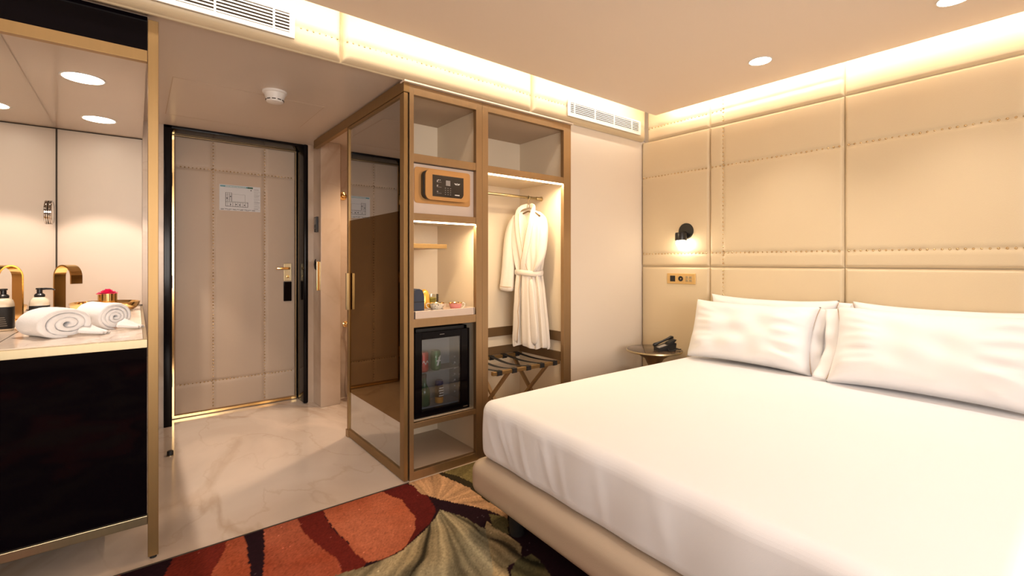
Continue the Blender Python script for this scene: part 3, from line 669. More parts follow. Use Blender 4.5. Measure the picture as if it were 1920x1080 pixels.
tag(MB().tube(hp, .006).build('shower_hose', M['champagne'], smooth=True), 'thin metal shower hose hanging below the brass outlet', 'hose')
tag(MB().lathe((1.50, 4.05, 0), [(.055, 0), (.06, .004), (.06, .30), (.057, .305), (.05, .305), (.05, .02), (.001, .02)], 36, caps=False).build('waste_bin', M['bronze'], auto=40), 'bronze cylinder bin on the floor behind the sliding door', 'bin')

# ------------------------------------------------------------------ open cabinet (left bay)
YF = 2.363
c1 = thing('shelf_cabinet', 'tall bronze framed open cabinet holding the safe and the minibar', 'cabinet', (1.40, 2.6, 0))
b = MB().box(1.168, 1.194, YF, YF + .03, .0, 2.176, .001).box(1.608, 1.652, YF, YF + .03, .0, 2.176, .001).box(1.194, 1.608, YF, YF + .03, 2.122, 2.176, .001).box(1.194, 1.608, YF, YF + .03, 0, .046, .001)
b.build('frame', M['bronze'], c1)
MB().box(1.176, 1.190, YF + .03, 3.02, .03, 2.17).build('side_panel', M['cabwhite'], c1, label='cream outer side panel seen through the glass')
MB().box(1.632, 1.650, YF + .03, 2.885, .03, 2.17).build('side_panel', M['cabwhite'], c1)
MB().box(1.190, 1.632, 2.875, 2.885, .03, 2.17).build('back_panel', M['cabwhite'], c1)
MB().box(1.190, 1.632, YF + .03, 2.875, 2.130, 2.150).build('top_panel', M['cabtop'], c1)
MB().box(1.190, 1.632, YF + .03, 2.875, .028, .046).build('bottom_panel', M['cabtop'], c1)
for z0, z1 in ((1.800 - .045, 1.800), (1.430, 1.472), (.838, .884), (.281, .312)):
    s_ = MB().box(1.194, 1.608, YF + .002, YF + .026, z0, z1, .0015).build('shelf', M['bronze'], c1)
    MB().box(1.190, 1.632, YF + .026, 2.875, z1 - .022, z1 - .002).build('shelf_board', M['cabwhite'], s_)
b = MB().box(1.196, 1.300, 2.45, 2.87, 1.284, 1.288).box(1.192, 1.470, 2.54, 2.875, 1.262, 1.283, .001); b = MB().box(1.192, 1.485, 2.50, 2.874, 1.283, 1.309, .001); b.build('small_shelf', M['gold'], c1, label='short gold edged half shelf')
MB().box(1.198, 1.604, YF + .003, YF + .022, 1.423, 1.4295).build('light_strip', M['led'], c1)
MB().box(1.192, 1.630, YF + .034, YF + .040, 1.474, 1.753).build('safe_surround', M['tray'], c1, label='pale leather panel around the safe')
# wardrobe (right bay)
c2 = thing('open_wardrobe', 'tall bronze framed open wardrobe with hanging rail', 'wardrobe', (2.04, 2.6, 0))
b = MB().box(1.653, 1.697, YF, YF + .03, 0, 2.176, .001).box(2.350, 2.422, YF, YF + .03, 0, 2.176, .001).box(1.697, 2.350, YF, YF + .03, 2.127, 2.176, .001).box(1.697, 2.350, YF, YF + .03, 0, .046, .001)
b.build('frame', M['bronze'], c2)
MB().box(1.656, 1.672, YF + .03, 2.885, .03, 2.17).build('side_panel', M['cabwhite'], c2)
MB().box(2.372, 2.390, YF + .03, 2.885, .03, 2.17).build('side_panel', M['cabwhite'], c2)
MB().box(1.672, 2.372, 2.875, 2.885, .03, 2.17).build('back_panel', M['cabwhite'], c2)
MB().box(1.672, 2.372, YF + .03, 2.875, 2.130, 2.150).build('top_panel', M['cabtop'], c2)
MB().box(1.672, 2.372, YF + .03, 2.875, .028, .046).build('bottom_panel', M['cabtop'], c2)
s_ = MB().box(1.697, 2.350, YF + .002, YF + .026, 1.752, 1.797, .0015).build('shelf', M['bronze'], c2)
MB().box(1.672, 2.372, YF + .026, 2.875, 1.775, 1.795).build('shelf_board', M['cabwhite'], s_)
MB().box(1.700, 2.346, YF + .003, YF + .022, 1.745, 1.7515).build('light_strip', M['led'], c2)
for z0, z1 in ((.638, .706), (.500, .562)):
    MB().box(1.672, 2.372, 2.862, 2.8745, z0, z1, .001).box(2.358, 2.3715, YF + .03, 2.862, z0, z1, .001).build('bumper_rail', M['brownwood'], c2)
r_ = MB().cyl((1.672, 2.62, 1.672), (2.371, 2.62, 1.672), .0105).build('hanging_rail', M['champagne'], c2, smooth=True)
MB().lathe((2.371, 2.62, 1.672), [(.018, 0), (.018, .006), (.013, .008), (.013, .05), (.012, .052)], 24, axis=(-1, 0, 0)).build('rail_socket', M['champagne'], r_, auto=40)
area('strip_light', (1.40, YF + .016, 1.421), .40, 2.3, (1, .78, .48), (R(-12), 0, 0), .012)
area('strip_light', (2.02, YF + .016, 1.743), .63, 5.2, (1, .78, .48), (R(-12), 0, 0), .012)

# safe
t = thing('safe', 'copper coloured hotel safe with dark keypad in the cabinet', 'safe', (1.395, 2.39, 1.53))
SY = YF + .033
MB().prism(rrect(1.212, 1.582, 1.533, 1.735, .018), lambda u, v, d: (u, d, v), SY - .005, SY).build('front_plate', M['copper'], t)
b = MB(); b.prism(rrect(1.262, 1.556, 1.553, 1.722, .034), lambda u, v, d: (u, d, v), SY - .040, SY - .030); b.build('door', M['copper'], t)
MB().prism(rrect(1.252, 1.545, 1.557, 1.718, .034), lambda u, v, d: (u, d, v), SY - .030, SY - .005).build('door_edge', M['blackmat'], t)
kp = [(1.306, 1.573), (1.306, 1.695), (1.512, 1.695), (1.512, 1.595), (1.507, 1.583), (1.497, 1.573)]
k_ = MB().prism(kp, lambda u, v, d: (u, d, v), SY - .0415, SY - .040).build('keypad', M['screen'], t)
y0, y1 = SY - .0420, SY - .0415
b = MB()
b.box(1.392, 1.421, y0, y1, 1.640, 1.670)
for r_i in range(4):
    for c_i in range(3): b.box(1.386 + c_i * .017, 1.392 + c_i * .017, y0, y1, 1.588 + r_i * .012, 1.591 + r_i * .012)
for q in ((1.333, 1.655), (1.333, 1.627), (1.333, 1.592)):
    b.box(q[0], q[0] + .030, y0, y1, q[1], q[1] + .0016); b.box(q[0], q[0] + .008, y0, y1, q[1] + .006, q[1] + .013)
b.build('keys', M['grey'], k_)
b = MB()
for k in range(2): b.lathe((1.344 + .010 * k, y1, 1.668), [(.0024, 0), (.0024, .0006)], 10, axis=(0, -1, 0))
b.lathe((1.335, y1, 1.659), [(.0022, 0), (.0022, .0006)], 10, axis=(0, -1, 0)); b.lathe((1.335, y1, 1.632), [(.002, 0), (.002, .0006)], 10, axis=(0, -1, 0))
b.box(1.452, 1.484, y0, y1, 1.588, 1.593)
for s_ in (-1, 1):      # winged emblem
    for k in range(3): b.prism([(1.468 + s_ * .006, 1.657 - .003 * k), (1.468 + s_ * (.021 - .003 * k), 1.6595 - .003 * k), (1.468 + s_ * (.018 - .003 * k), 1.6565 - .003 * k), (1.468 + s_ * .006, 1.6548 - .003 * k)], lambda u, v, d: (u, d, v), y0, y1)
b.lathe((1.468, y1, 1.655), [(.0055, 0), (.0055, .0006), (.0035, .0006), (.0035, 0)], 18, axis=(0, -1, 0), caps=False)
b.build('emblem', M['whiteprint'], k_)

# minibar
t = thing('minibar_fridge', 'black glass fronted minibar fridge under the tea shelf', 'fridge', (1.40, 2.6, .3122))
FY = 2.412; fx0, fx1, fz0, fz1 = 1.226, 1.590, .3125, .800
b = MB().box(fx0, fx0 + .02, FY + .03, 2.80, fz0, fz1 + .015).box(fx1 - .02, fx1, FY + .03, 2.80, fz0, fz1 + .015).box(fx0, fx1, FY + .03, 2.80, fz1 - .005, fz1 + .015).box(fx0, fx1, FY + .03, 2.80, fz0, fz0 + .03).box(fx0, fx1, 2.78, 2.80, fz0, fz1)
b.build('body', M['blackmat'], t)
b = MB().box(fx0 + .02, fx1 - .02, 2.60, 2.61, fz0 + .03, fz1 - .005).box(fx0 + .02, fx0 + .028, FY + .034, 2.61, fz0 + .03, fz1 - .005).box(fx1 - .028, fx1 - .02, FY + .034, 2.61, fz0 + .03, fz1 - .005).box(fx0 + .02, fx1 - .02, FY + .034, 2.61, fz0 + .03, fz0 + .045)
b.build('liner', M['fridgein'], t)
b = MB().box(fx0 - .002, 1.270, FY, FY + .026, fz0 + .002, fz1, .003).box(1.530, fx1 + .002, FY, FY + .026, fz0 + .002, fz1, .003).box(1.268, 1.532, FY, FY + .026, .757, fz1, .003).box(1.268, 1.532, FY, FY + .026, fz0 + .002, .355, .003)
dr = b.build('door', M['blackglass'], t)
MB().box(1.268, 1.532, FY + .006, FY + .009, .353, .759).build('door_glass', M['fridgeglass'], dr)
MB().box(1.385, 1.415, FY - .0006, FY + .0005, .7775, .7800).build('brand_strip', M['grey'], dr)
MB().box(1.545, 1.575, FY - .004, FY + .002, .3265, .3315, .001).build('badge', M['chrome'], dr)
MB().box(fx0 + .03, fx1 - .03, FY + .05, 2.60, .555, .560).build('wire_shelf', M['grey'], t)
b = MB()
for k in range(7): b.bar((1.505, FY + .03, .40 + .035 * k + .02), (1.505, FY + .055, .385 + .035 * k + .02), .010, .008, (1, 0, 0))
b.build('door_rack', M['fridgein'], t)
def can(x, z, col, label, mark):
    t = thing('drink_can', label, 'can', (x, 2.475, z), 'cans in the minibar')
    MB().lathe((x, 2.475, z), [(.024, 0), (.031, .008), (.031, .105), (.026, .114), (.026, .116), (.001, .115)], 30, caps=False).build('can', col, t, auto=40)
    b = MB(); yb = 2.475 - .0318
    if mark == '7':
        b.prism([(x - .016, z + .088), (x + .018, z + .088), (x + .018, z + .078), (x + .002, z + .030), (x - .010, z + .030), (x + .005, z + .076), (x - .016, z + .076)], lambda u, v, d: (u, d + (u - x) ** 2 * 14, v), yb - .0005, yb + .0005)
        b.box(x - .012, x + .016, yb - .0006, yb + .0004, z + .055, z + .062)
    else:
        for k in range(9): b.prism([(x - .018 + .004 * k, z + .052 + .008 * math.sin(k * 1.1)), (x - .013 + .004 * k, z + .055 + .008 * math.sin(k * 1.1 + 1)), (x - .013 + .004 * k, z + .063 + .008 * math.sin(k * 1.1 + 1)), (x - .018 + .004 * k, z + .058 + .008 * math.sin(k * 1.1))], lambda u, v, d: (u, d + (u - x) ** 2 * 14, v), yb - .0005, yb + .0005)
    b.build('print', M['whiteprint'], t)
can(1.310, .610 - .0495, M['red'], 'red drink can with white script on the minibar top shelf', 's')
can(1.392, .610 - .0495, M['green'], 'dark green drink can with a large pale 7', '7')
t = thing('glass_bottle', 'dark green glass water bottle in the lower minibar', 'bottle', (1.325, 2.49, .3577))
MB().lathe((1.325, 2.49, .3577), [(.030, 0), (.034, .005), (.035, .075), (.030, .095), (.014, .125), (.0125, .165), (.014, .167), (.014, .176), (.001, .176)], 32, caps=False).build('bottle', M['bottlegreen'], t, auto=50)
MB().lathe((1.325, 2.49, .520), [(.0148, 0), (.0148, .018), (.012, .022), (.001, .022)], 20, caps=False).build('cap', M['blackmat'], t, auto=50)
t = thing('juice_bottle', 'small bottle with blue cap and orange label in the lower minibar', 'bottle', (1.425, 2.49, .3577))
MB().lathe((1.425, 2.49, .3577), [(.022, 0), (.025, .004), (.025, .035)], 28, caps=False).build('label_base', M['orange'], t, auto=50)
MB().lathe((1.425, 2.49, .3927), [(.025, 0), (.026, .04), (.022, .070)], 28, caps=False).build('bottle', M['dark'], t, auto=50)
b = MB()
for k in range(4): b.box(1.408 + .004 * (k % 2), 1.440, 2.4625, 2.4640, .400 + .015 * k, .407 + .015 * k)
b.build('label_text', M['whiteprint'], t)
MB().lathe((1.425, 2.49, .4627), [(.022, 0), (.024, .002), (.024, .022), (.018, .030), (.001, .030)], 28, caps=False).build('cap', M['blue'], t, auto=50)

# tea tray and items
TZ = .8845
t = thing('tea_tray', 'cream leather compartment tray on the shelf above the minibar', 'tray', (1.40, 2.5, TZ))
b = MB().box(1.198, 1.600, YF + .006, YF + .016, TZ, TZ + .043, .002).box(1.592, 1.602, YF + .006, 2.70, TZ, TZ + .043, .002).box(1.198, 1.208, YF + .006, 2.70, TZ, TZ + .043, .002).box(1.198, 1.602, 2.69, 2.70, TZ, TZ + .043, .002).box(1.198, 1.602, YF + .008, 2.698, TZ, TZ + .014)
b.build('tray', M['tray'], t)
b = MB().box(1.335, 1.341, YF + .016, 2.69, TZ + .014, TZ + .036).box(1.43, 1.436, YF + .016, 2.69, TZ + .014, TZ + .036).box(1.21, 1.592, 2.53, 2.536, TZ + .014, TZ + .036)
b.build('divider', M['tray'], t)
t = thing('capsule_machine', 'navy blue arched machine at the left end of the tea tray', 'coffee machine', (1.245, 2.47, TZ + .0142))
P = [(2.395, 0), (2.395, .10)] + [(2.395 + .06 - .06 * math.cos(R(a)), .10 + .055 * math.sin(R(a))) for a in range(15, 166, 15)] + [(2.515, .10), (2.515, 0)]
fnb = lambda u, v, d: (d, u, TZ + .0142 + v)
P = rrect(1.212, 1.272, 0, .155, .028)
P = [(1.212, 0), (1.212, .125), (1.218, .142), (1.230, .150), (1.246, .150), (1.262, .142), (1.272, .122), (1.275, .10), (1.275, 0)]
MB().prism(P, lambda u, v, d: (u, d, TZ + .0142 + v), 2.395, 2.52).build('housing', M['navy'], t)
MB().box(1.211, 1.276, 2.393, 2.396, TZ + .09, TZ + .094).build('seam', M['blackmat'], t)
tag(MB().lathe((1.375, 2.585, TZ + .0142), [(.018, 0), (.03, .01), (.034, .04), (.032, .10), (.022, .125), (.008, .135), (.001, .136)], 28, caps=False).build('amber_pot', M['amber'], smooth=True), 'shiny amber domed pot behind the navy machine', 'pot')
t = thing('tea_glass', 'glass jar of yellow green sachets at the back of the tray', 'jar', (1.452, 2.625, TZ + .0142))
MB().lathe((1.452, 2.625, TZ + .0142), [(.04, 0), (.041, .10), (.039, .10), (.038, .004), (.001, .004)], 32, caps=False).build('glass', M['jarglass'], t, auto=50)
MB().lathe((1.452, 2.625, TZ + .0190), [(.036, 0), (.037, .068), (.03, .074), (.001, .07)], 24, caps=False).build('sachets', M['teabag'], t, auto=50)
def cup(cx, cy, r, m1, label, rimm, dark=False, hand=0.0, grp='teacups on the tray'):
    z = TZ + .0142
    sc = tag(MB().lathe((cx, cy, z), [(r * .7, 0), (r * 1.35, .010), (r * 1.33, .013), (r * .6, .005), (.001, .005)], 40, caps=False).build('saucer', m1 if not dark else M['dark'], auto=50), label.replace('teacup', 'saucer under the teacup'), 'saucer', 'saucers on the tray')
    t = thing('teacup', label, 'cup', (cx, cy, z + .006), grp)
    MB().lathe((cx, cy, z + .006), [(r * .5, 0), (r * .55, .004), (r * .75, .018), (r * .95, .040), (r * 1.02, .052), (r * .99, .052), (r * .9, .038), (r * .6, .012), (.001, .008)], 40, caps=False).build('bowl', m1, t, auto=60)
    MB().lathe((cx, cy, z + .0585), [(r * 1.03, -.003), (r * 1.035, 0), (r * .97, .0005), (r * .96, -.004)], 40, caps=False).build('rim', rimm, t, auto=60)
    ca, sa = math.cos(hand), math.sin(hand)
    hp = [(cx + ca * (r * .95 + q), cy + sa * (r * .95 + q), z + h) for q, h in ((0, .052), (.012, .057), (.022, .050), (.020, .036), (.008, .026), (-.006, .024))]
    MB().tube(hp, .0028).build('handle', m1 if m1 is not M['pink'] else M['china'], t, smooth=True)
    if dark:
        b = MB(); rg = random.Random(4)
        for k in range(46):
            a = rg.uniform(0, 6.28); h = rg.uniform(.015, .046); rr = r * (.66 + (h - .010) / .042 * .37) + .0006
            c = Vector((cx + rr * math.cos(a), cy + rr * math.sin(a), z + .006 + h)); s0 = rg.uniform(.0018, .004)
            b.lathe(c, [(s0, -.0006), (s0 * .8, .0006), (.0002, .0008)], 7, axis=(math.cos(a), math.sin(a), -.35), caps=False)
        b.build('pattern', M['dark'], t)
cup(1.404, 2.478, .044, M['china'], 'cream teacup with dark sprig pattern in the middle of the tray', M['polgold'], True, 2.5)
cup(1.500, 2.425, .040, M['pink'], 'pink teacup with pale handle at the right of the tray', M['polgold'], False, -.2)

# ------------------------------------------------------------------ luggage rack
t = thing('luggage_rack', 'folding bronze luggage rack with black straps inside the wardrobe', 'luggage rack', (2.07, 2.65, .046))
RZ = .492
for y, x0, x1 in ((2.415, 1.765, 2.352), (2.835, 1.765, 2.352)):
    MB().box(x0, x1, y - .013, y + .013, RZ - .014, RZ + .010, .003).build('top_bar', M['gold'], t)
for x in (1.90, 2.24):
    MB().bar((x, 2.42, RZ - .012), (x, 2.83, .05), .026, .016, (1, 0, 0)).build('leg', M['bronze'], t)
    MB().bar((x + .030, 2.83, RZ - .012), (x + .030, 2.42, .05), .026, .016, (1, 0, 0)).build('leg', M['bronze'], t)
for k in range(5):
    x = 1.815 + .122 * k
    b = MB()
    f = lambda u, v, x=x: (x - .019 + .038 * v, 2.400 + .450 * u, RZ + .0125 - .018 * math.sin(math.pi * u) * (1 + .3 * math.sin(x * 40)))
    b.grid(f, np.linspace(0, 1, 14), [0, 1])
    b.box(x - .019, x + .019, 2.3985, 2.4315, RZ - .017, RZ + .0125).box(x - .019, x + .019, 2.8185, 2.8515, RZ - .017, RZ + .0125)
    b.build('strap', M['strap'], t)

# ------------------------------------------------------------------ bathrobe
def bathrobe():
    X0, Y0 = 2.245, 2.625
    t = thing('bathrobe', 'white bathrobe with tied belt hanging from the wardrobe rail', 'bathrobe', (X0, Y0, .58))
    TH = R(14); cT, sT = math.cos(TH), math.sin(TH)
    def L(wl, d, z):          # wl>0 is the viewer's left, d towards the front
        return (X0 - d * cT - wl * sT * 0 - wl * sT, Y0 - d * sT + wl * cT, z)
    zs_ = [1.592, 1.586, 1.572, 1.55, 1.52, 1.48, 1.44, 1.40, 1.36, 1.32, 1.28, 1.24, 1.20, 1.16, 1.135, 1.11, 1.06, .99, .9, .8, .7, .64, .60, .588]
    hw = [.060, .095, .128, .148, .156, .156, .154, .152, .148, .143, .137, .129, .121, .111, .102, .106, .114, .122, .130, .139, .146, .150, .152, .147]
    sh = [0] * 10 + [-.002, -.004, -.006, -.008, -.010, -.010, -.011, -.012, -.013, -.015, -.017, -.018, -.019, -.019]
    hd = [.016, .026, .034, .040, .044, .047, .049, .050, .050, .050, .049, .047, .044, .041, .036, .040, .044, .046, .048, .050, .053, .055, .055, .050]
    amp = [0, 0, 0, 0, .001, .002, .003, .004, .006, .008, .010, .013, .016, .018, .020, .020, .019, .020, .023, .026, .028, .029, .029, .027]
    b = MB(); n = 128; vs = []
    for k, z in enumerate(zs_):
        for i in range(n):
            a = 2 * math.pi * i / n
            e = 2 / 2.6; cx = math.copysign(abs(math.cos(a)) ** e, math.cos(a)) * hw[k]; cy = math.copysign(abs(math.sin(a)) ** e, math.sin(a)) * hd[k]
            fo = amp[k] * (math.sin(7 * a + 1.2 + z * 1.5) * .6 + math.sin(11 * a + z * 2.5 + 2) * .4 + math.sin(19 * a + 4 + z * 3) * .3)
            cx *= 1 + fo * 1.2; cy += fo * math.copysign(.9, math.sin(a))
            zz = z + (.010 * math.sin(a * 5 + 1) if k >= len(zs_) - 2 else 0)
            if k < 4: zz -= .055 * (abs(cx) / .152) ** 1.6
            # open neckline: the front falls back inside a V
            vw = .066 * (z - 1.17) / .40
            if math.sin(a) > 0 and vw > 0:
                m_ = min(1, max(0, (vw - abs(cx - .004)) / .012)); cy = cy * (1 - m_) + (-.022) * m_
            vs.append(L(cx + sh[k], cy, zz))
    fs = []; m = len(zs_)
    for k in range(m - 1):
        for i in range(n): j = (i + 1) % n; fs.append((k * n + i, k * n + j, (k + 1) * n + j, (k + 1) * n + i))
    fs.append(tuple(range(n)))
    b.add(vs, fs); o = b.build('body', M['robe'], t, smooth=True)
    ss = o.modifiers.new('s', 'SUBSURF'); ss.levels = 1; ss.render_levels = 1
    def sleeve(P, rads, name):
        b = MB(); n = 32; vs = []; fs = []
        for k, (p, (rw, rd)) in enumerate(zip(P, rads)):
            for i in range(n):
                a = 2 * math.pi * i / n; q = 1 + .06 * math.sin(4 * a + k * .5) + .03 * math.sin(9 * a + k)
                vs.append(L(p[0] + rw * math.cos(a) * q, p[1] + rd * math.sin(a) * q, p[2] + p[3] * math.cos(a)))
        for k in range(len(P) - 1):
            for i in range(n): j = (i + 1) % n; fs.append((k * n + i, k * n + j, (k + 1) * n + j, (k + 1) * n + i))
        fs.append(tuple(range(n))); fs.append(tuple((len(P) - 1) * n + i for i in range(n))[::-1])
        b.add(vs, fs); o = b.build(name, M['robe'], t, smooth=True); s2 = o.modifiers.new('s', 'SUBSURF'); s2.levels = 1; s2.render_levels = 1; return o
    sl = sleeve([(.118, .0, 1.553, -.022), (.132, .003, 1.52, -.035), (.150, .006, 1.44, -.02), (.162, .010, 1.34, 0), (.166, .016, 1.24, 0), (.170, .022, 1.14, 0), (.173, .028, 1.05, .004), (.174, .030, 1.010, .004), (.174, .030, .980, .004)],
           [(.034, .022), (.046, .032), (.052, .040), (.052, .042), (.053, .042), (.056, .042), (.060, .042), (.064, .044), (.063, .043)], 'sleeve')
    MB().tube([L(.174 + .0635 * math.cos(a), .0295 + .0445 * math.sin(a), 1.018 + .004 * math.cos(a)) for a in np.linspace(0, 2 * math.pi, 30)], .0022, 6).build('cuff_piping', M['pipe'], sl, smooth=True)
    sleeve([(-.118, .0, 1.553, .022), (-.130, .003, 1.52, .035), (-.136, .006, 1.44, .02), (-.136, .012, 1.34, .008), (-.130, .020, 1.26, .0), (-.124, .030, 1.20, -.008), (-.100, .038, 1.155, -.01), (-.085, .040, 1.13, -.01)],
           [(.030, .020), (.036, .026), (.038, .030), (.036, .030), (.036, .030), (.032, .026), (.026, .020), (.016, .012)], 'sleeve')
    Fn = Vector((-cT, -sT, 0))
    def strip(P, wd, name, mm=M['robe'], th=.012):
        b = MB(); C_ = [Vector(L(*p)) for p in P]; n = 12; vs = []; fs = []
        for i, c in enumerate(C_):
            tt = (C_[min(i + 1, len(C_) - 1)] - C_[max(i - 1, 0)]).normalized(); s1 = tt.cross(Fn); s1 = s1.normalized() if s1.length > .25 else Vector((0, 0, 1)); n2 = s1.cross(tt)
            w_ = wd[i] if hasattr(wd, '__len__') else wd
            for k in range(n):
                a = 2 * math.pi * k / n; ca, sa = math.cos(a), math.sin(a)
                vs.append((c + s1 * math.copysign(abs(ca) ** .6, ca) * w_ / 2 + n2 * math.copysign(abs(sa) ** .6, sa) * th / 2)[:])
        for i in range(len(C_) - 1):
            for k in range(n): j = (k + 1) % n; fs.append((i * n + k, i * n + j, (i + 1) * n + j, (i + 1) * n + k))
        fs.append(tuple(range(n))); fs.append(tuple((len(C_) - 1) * n + k for k in range(n))[::-1]); b.add(vs, fs)
        o = b.build(name, mm, t, smooth=True); s2 = o.modifiers.new('s', 'SUBSURF'); s2.levels = 1; s2.render_levels = 1; return o
    near = [(.022, .044, 1.13), (.008, .052, 1.20), (-.014, .056, 1.28), (-.036, .056, 1.38), (-.058, .052, 1.48), (-.068, .042, 1.555), (-.064, .020, 1.598), (-.040, -.006, 1.612), (0, -.014, 1.616)]
    farr = [(-.012, .040, 1.13), (.012, .047, 1.20), (.030, .052, 1.28), (.048, .054, 1.38), (.064, .050, 1.48), (.072, .042, 1.555), (.066, .020, 1.598), (.040, -.006, 1.612), (0, -.014, 1.616)]
    strip(farr, [.036, .040, .044, .046, .046, .044, .040, .036, .036], 'collar', th=.011)
    strip(near, [.040, .044, .048, .050, .048, .044, .040, .036, .036], 'collar', th=.012)
    for P, s_ in ((near, 1), (farr, -1)):
        MB().tube([L(p[0] + s_ * .019, p[1] + .006, p[2]) for p in P[:6]], .0016, 6).build('collar_piping', M['pipe'], t, smooth=True)
    fe = [(.034, .050, 1.11), (.044, .054, 1.0), (.038, .058, .92), (.048, .060, .84), (.040, .062, .76), (.050, .062, .68), (.054, .060, .61)]
    strip([(p[0] + .022, p[1] - .004, p[2]) for p in fe], [.04, .045, .05, .052, .055, .058, .06], 'front_edge', th=.014)
    MB().tube([L(p[0] - .002, p[1] + .004, p[2]) for p in fe], .0022, 6).build('edge_piping', M['pipe'], t, smooth=True)
    strip([(-.058, .046, 1.09), (-.066, .050, .98), (-.078, .052, .86), (-.088, .054, .74), (-.096, .054, .60)], [.03, .045, .05, .06, .07], 'fold', th=.022)
    # belt
    bp = [L(.114 * math.cos(a) - .008, .046 * math.sin(a) + (.008 if math.sin(a) > 0 else 0), 1.122 + .006 * math.sin(a * 2)) for a in np.linspace(0, 2 * math.pi, 49)]
    b = MB(); n = 8; vs = []; fs = []
    for i, p in enumerate(bp[:-1]):
        a = 2 * math.pi * i / 48
        for k in range(n):
            q = 2 * math.pi * k / n; vs.append((p[0] - math.sin(a) * .008 * math.cos(q), p[1] + math.cos(a) * .008 * math.cos(q), p[2] + .020 * math.sin(q)))
    for i in range(48):
        ii = (i + 1) % 48
        for k in range(n): j = (k + 1) % n; fs.append((i * n + k, i * n + j, ii * n + j, ii * n + k))
    b.add(vs, fs); b.build('belt', M['robe'], t, smooth=True)
    # hanger
    h = thing('clothes_hanger', 'dark wooden hanger with thin hook holding the bathrobe', 'hanger', (X0, Y0, 1.58))
    MB().tube([(X0, 2.62 + .012, 1.668), (X0, 2.62 + .011, 1.680), (X0, 2.62, 1.688), (X0, 2.62 - .012, 1.680), (X0, 2.62 - .012, 1.668), (X0, 2.62 - .002, 1.655), (X0, 2.625, 1.64), (X0, 2.635, 1.60)], .0022, 8).build('hook', M['champagne'], h, smooth=True)
    MB().tube([(X0, Y0 - .13, 1.530), (X0, Y0 - .08, 1.556), (X0, Y0, 1.572), (X0, Y0 + .08, 1.556), (X0, Y0 + .13, 1.530)], .006, 8).build('shoulder_bar', M['brownwood'], h, smooth=True)
bathrobe()

# ------------------------------------------------------------------ bed
BY0, BY1 = .06, 1.84; BX0, BX1 = 1.205, 3.25
t = thing('bed', 'large double bed with beige upholstered base and black legs', 'bed', (2.2, .95, 0))
def rbox(x0, x1, y0, y1, z0, z1, r, n, extra=None, rz=None):
    """rounded box surface as grid of six sides"""
    rz = rz or r; vs = {}; b = MB(); nx, ny, nz = n
    def pos(a, bb, c):
        p = [x0 + (x1 - x0) * a, y0 + (y1 - y0) * bb, z0 + (z1 - z0) * c]
        q = [min(max(p[0], x0 + r), x1 - r), min(max(p[1], y0 + r), y1 - r), min(max(p[2], z0 + rz), z1 - rz)]
        d = [(p[i] - q[i]) / (r if i < 2 else rz) for i in range(3)]; l = math.sqrt(sum(v * v for v in d))
        m = max(abs(v) for v in d)
        if l > 1e-9: d = [v / l * m for v in d]
        o = [q[i] + d[i] * (r if i < 2 else rz) for i in range(3)]
        return extra(o) if extra else tuple(o)
    def cs(L0, L1, rr, n_):
        base = list(np.linspace(0, 1, n_)); L_ = L1 - L0
        for k in (.0, .25, .5, .75, 1): base += [rr * k / L_, 1 - rr * k / L_]
        return sorted(set(round(v, 5) for v in base))
    A = cs(x0, x1, r, nx); B = cs(y0, y1, r, ny); C_ = cs(z0, z1, rz, nz)
    for c in (0, 1): b.grid(lambda u, v: pos(u, v, c), A, B)
    for c in (0, 1): b.grid(lambda u, v: pos(u, c, v), A, C_)
    for c in (0, 1): b.grid(lambda u, v: pos(c, u, v), B, C_)
    return b
def weld(o):
    bm = bmesh.new(); bm.from_mesh(o.data); bmesh.ops.remove_doubles(bm, verts=bm.verts[:], dist=1e-5); bmesh.ops.recalc_face_normals(bm, faces=bm.faces[:]); bm.to_mesh(o.data); bm.free()
    o.data.polygons.foreach_set('use_smooth', [True] * len(o.data.polygons)); return o
def skew(o):   # the foot is not quite square to the wall
    x, y, z = o; k = (BX1 - x) / (BX1 - BX0); return (x - k * .042 * (1.8 - y), y, z)
weld(rbox(BX0, BX1, BY0, BY1, .130, .292, .055, (24, 24, 6), skew).build('bed_base', M['bedleather'], t))
for (x, y) in ((1.315, 1.615), (1.265, .28), (2.2, 1.66), (3.1, 1.62), (2.2, .25), (3.1, .25)):
    MB().lathe((x, y, 0), [(.030, 0), (.033, .004), (.036, .15)], 28).build('leg', M['blackmat'], t, auto=40)
# sheet
def sheetdef(o):
    x, y, z = o
    top = max(0, min(1, (z - .30) / .25))
    # foot face folds
    xf = BX0 + .04; fx = max(0, 1 - (x - xf) / .06)
    if fx > 0:
        for (yc, s_, wd, am) in ((1.60, .55, .012, .007), (1.56, .52, .010, .006), (1.47, .42, .012, .006), (1.70, .50, .010, .004), (1.32, .35, .014, .005), (1.24, .30, .012, .004), (1.05, .2, .02, .003), (.8, .2, .03, .003)):
            c = yc - s_ * (.42 - z) ; x -= am * fx * math.exp(-((y - c) / wd) ** 2) * math.sin(math.pi * min(1, max(0, (z - .28) / .26)))
        x -= .010 * fx * math.sin(math.pi * top) ; x += .003 * fx * math.sin(y * 23 + z * 8)
    z2 = z
    if z > .5: z2 = z + .006 * math.sin(x * 2.2 + 1) * math.sin(y * 2.6) + .010 * (1 - ((y - .95) / .9) ** 2) * (1 - ((x - 2.2) / 1.1) ** 2)
    return skew((x, y, z2)) if True else None
o = weld(rbox(BX0 + .045, BX1 - .01, BY0 + .025, BY1 - .035, .291, .556, .045, (70, 110, 22), sheetdef, .05).build('bed_sheet', M['linen']))
tag(o, 'smooth white sheet stretched and tucked over the bed mattress', 'bedding')

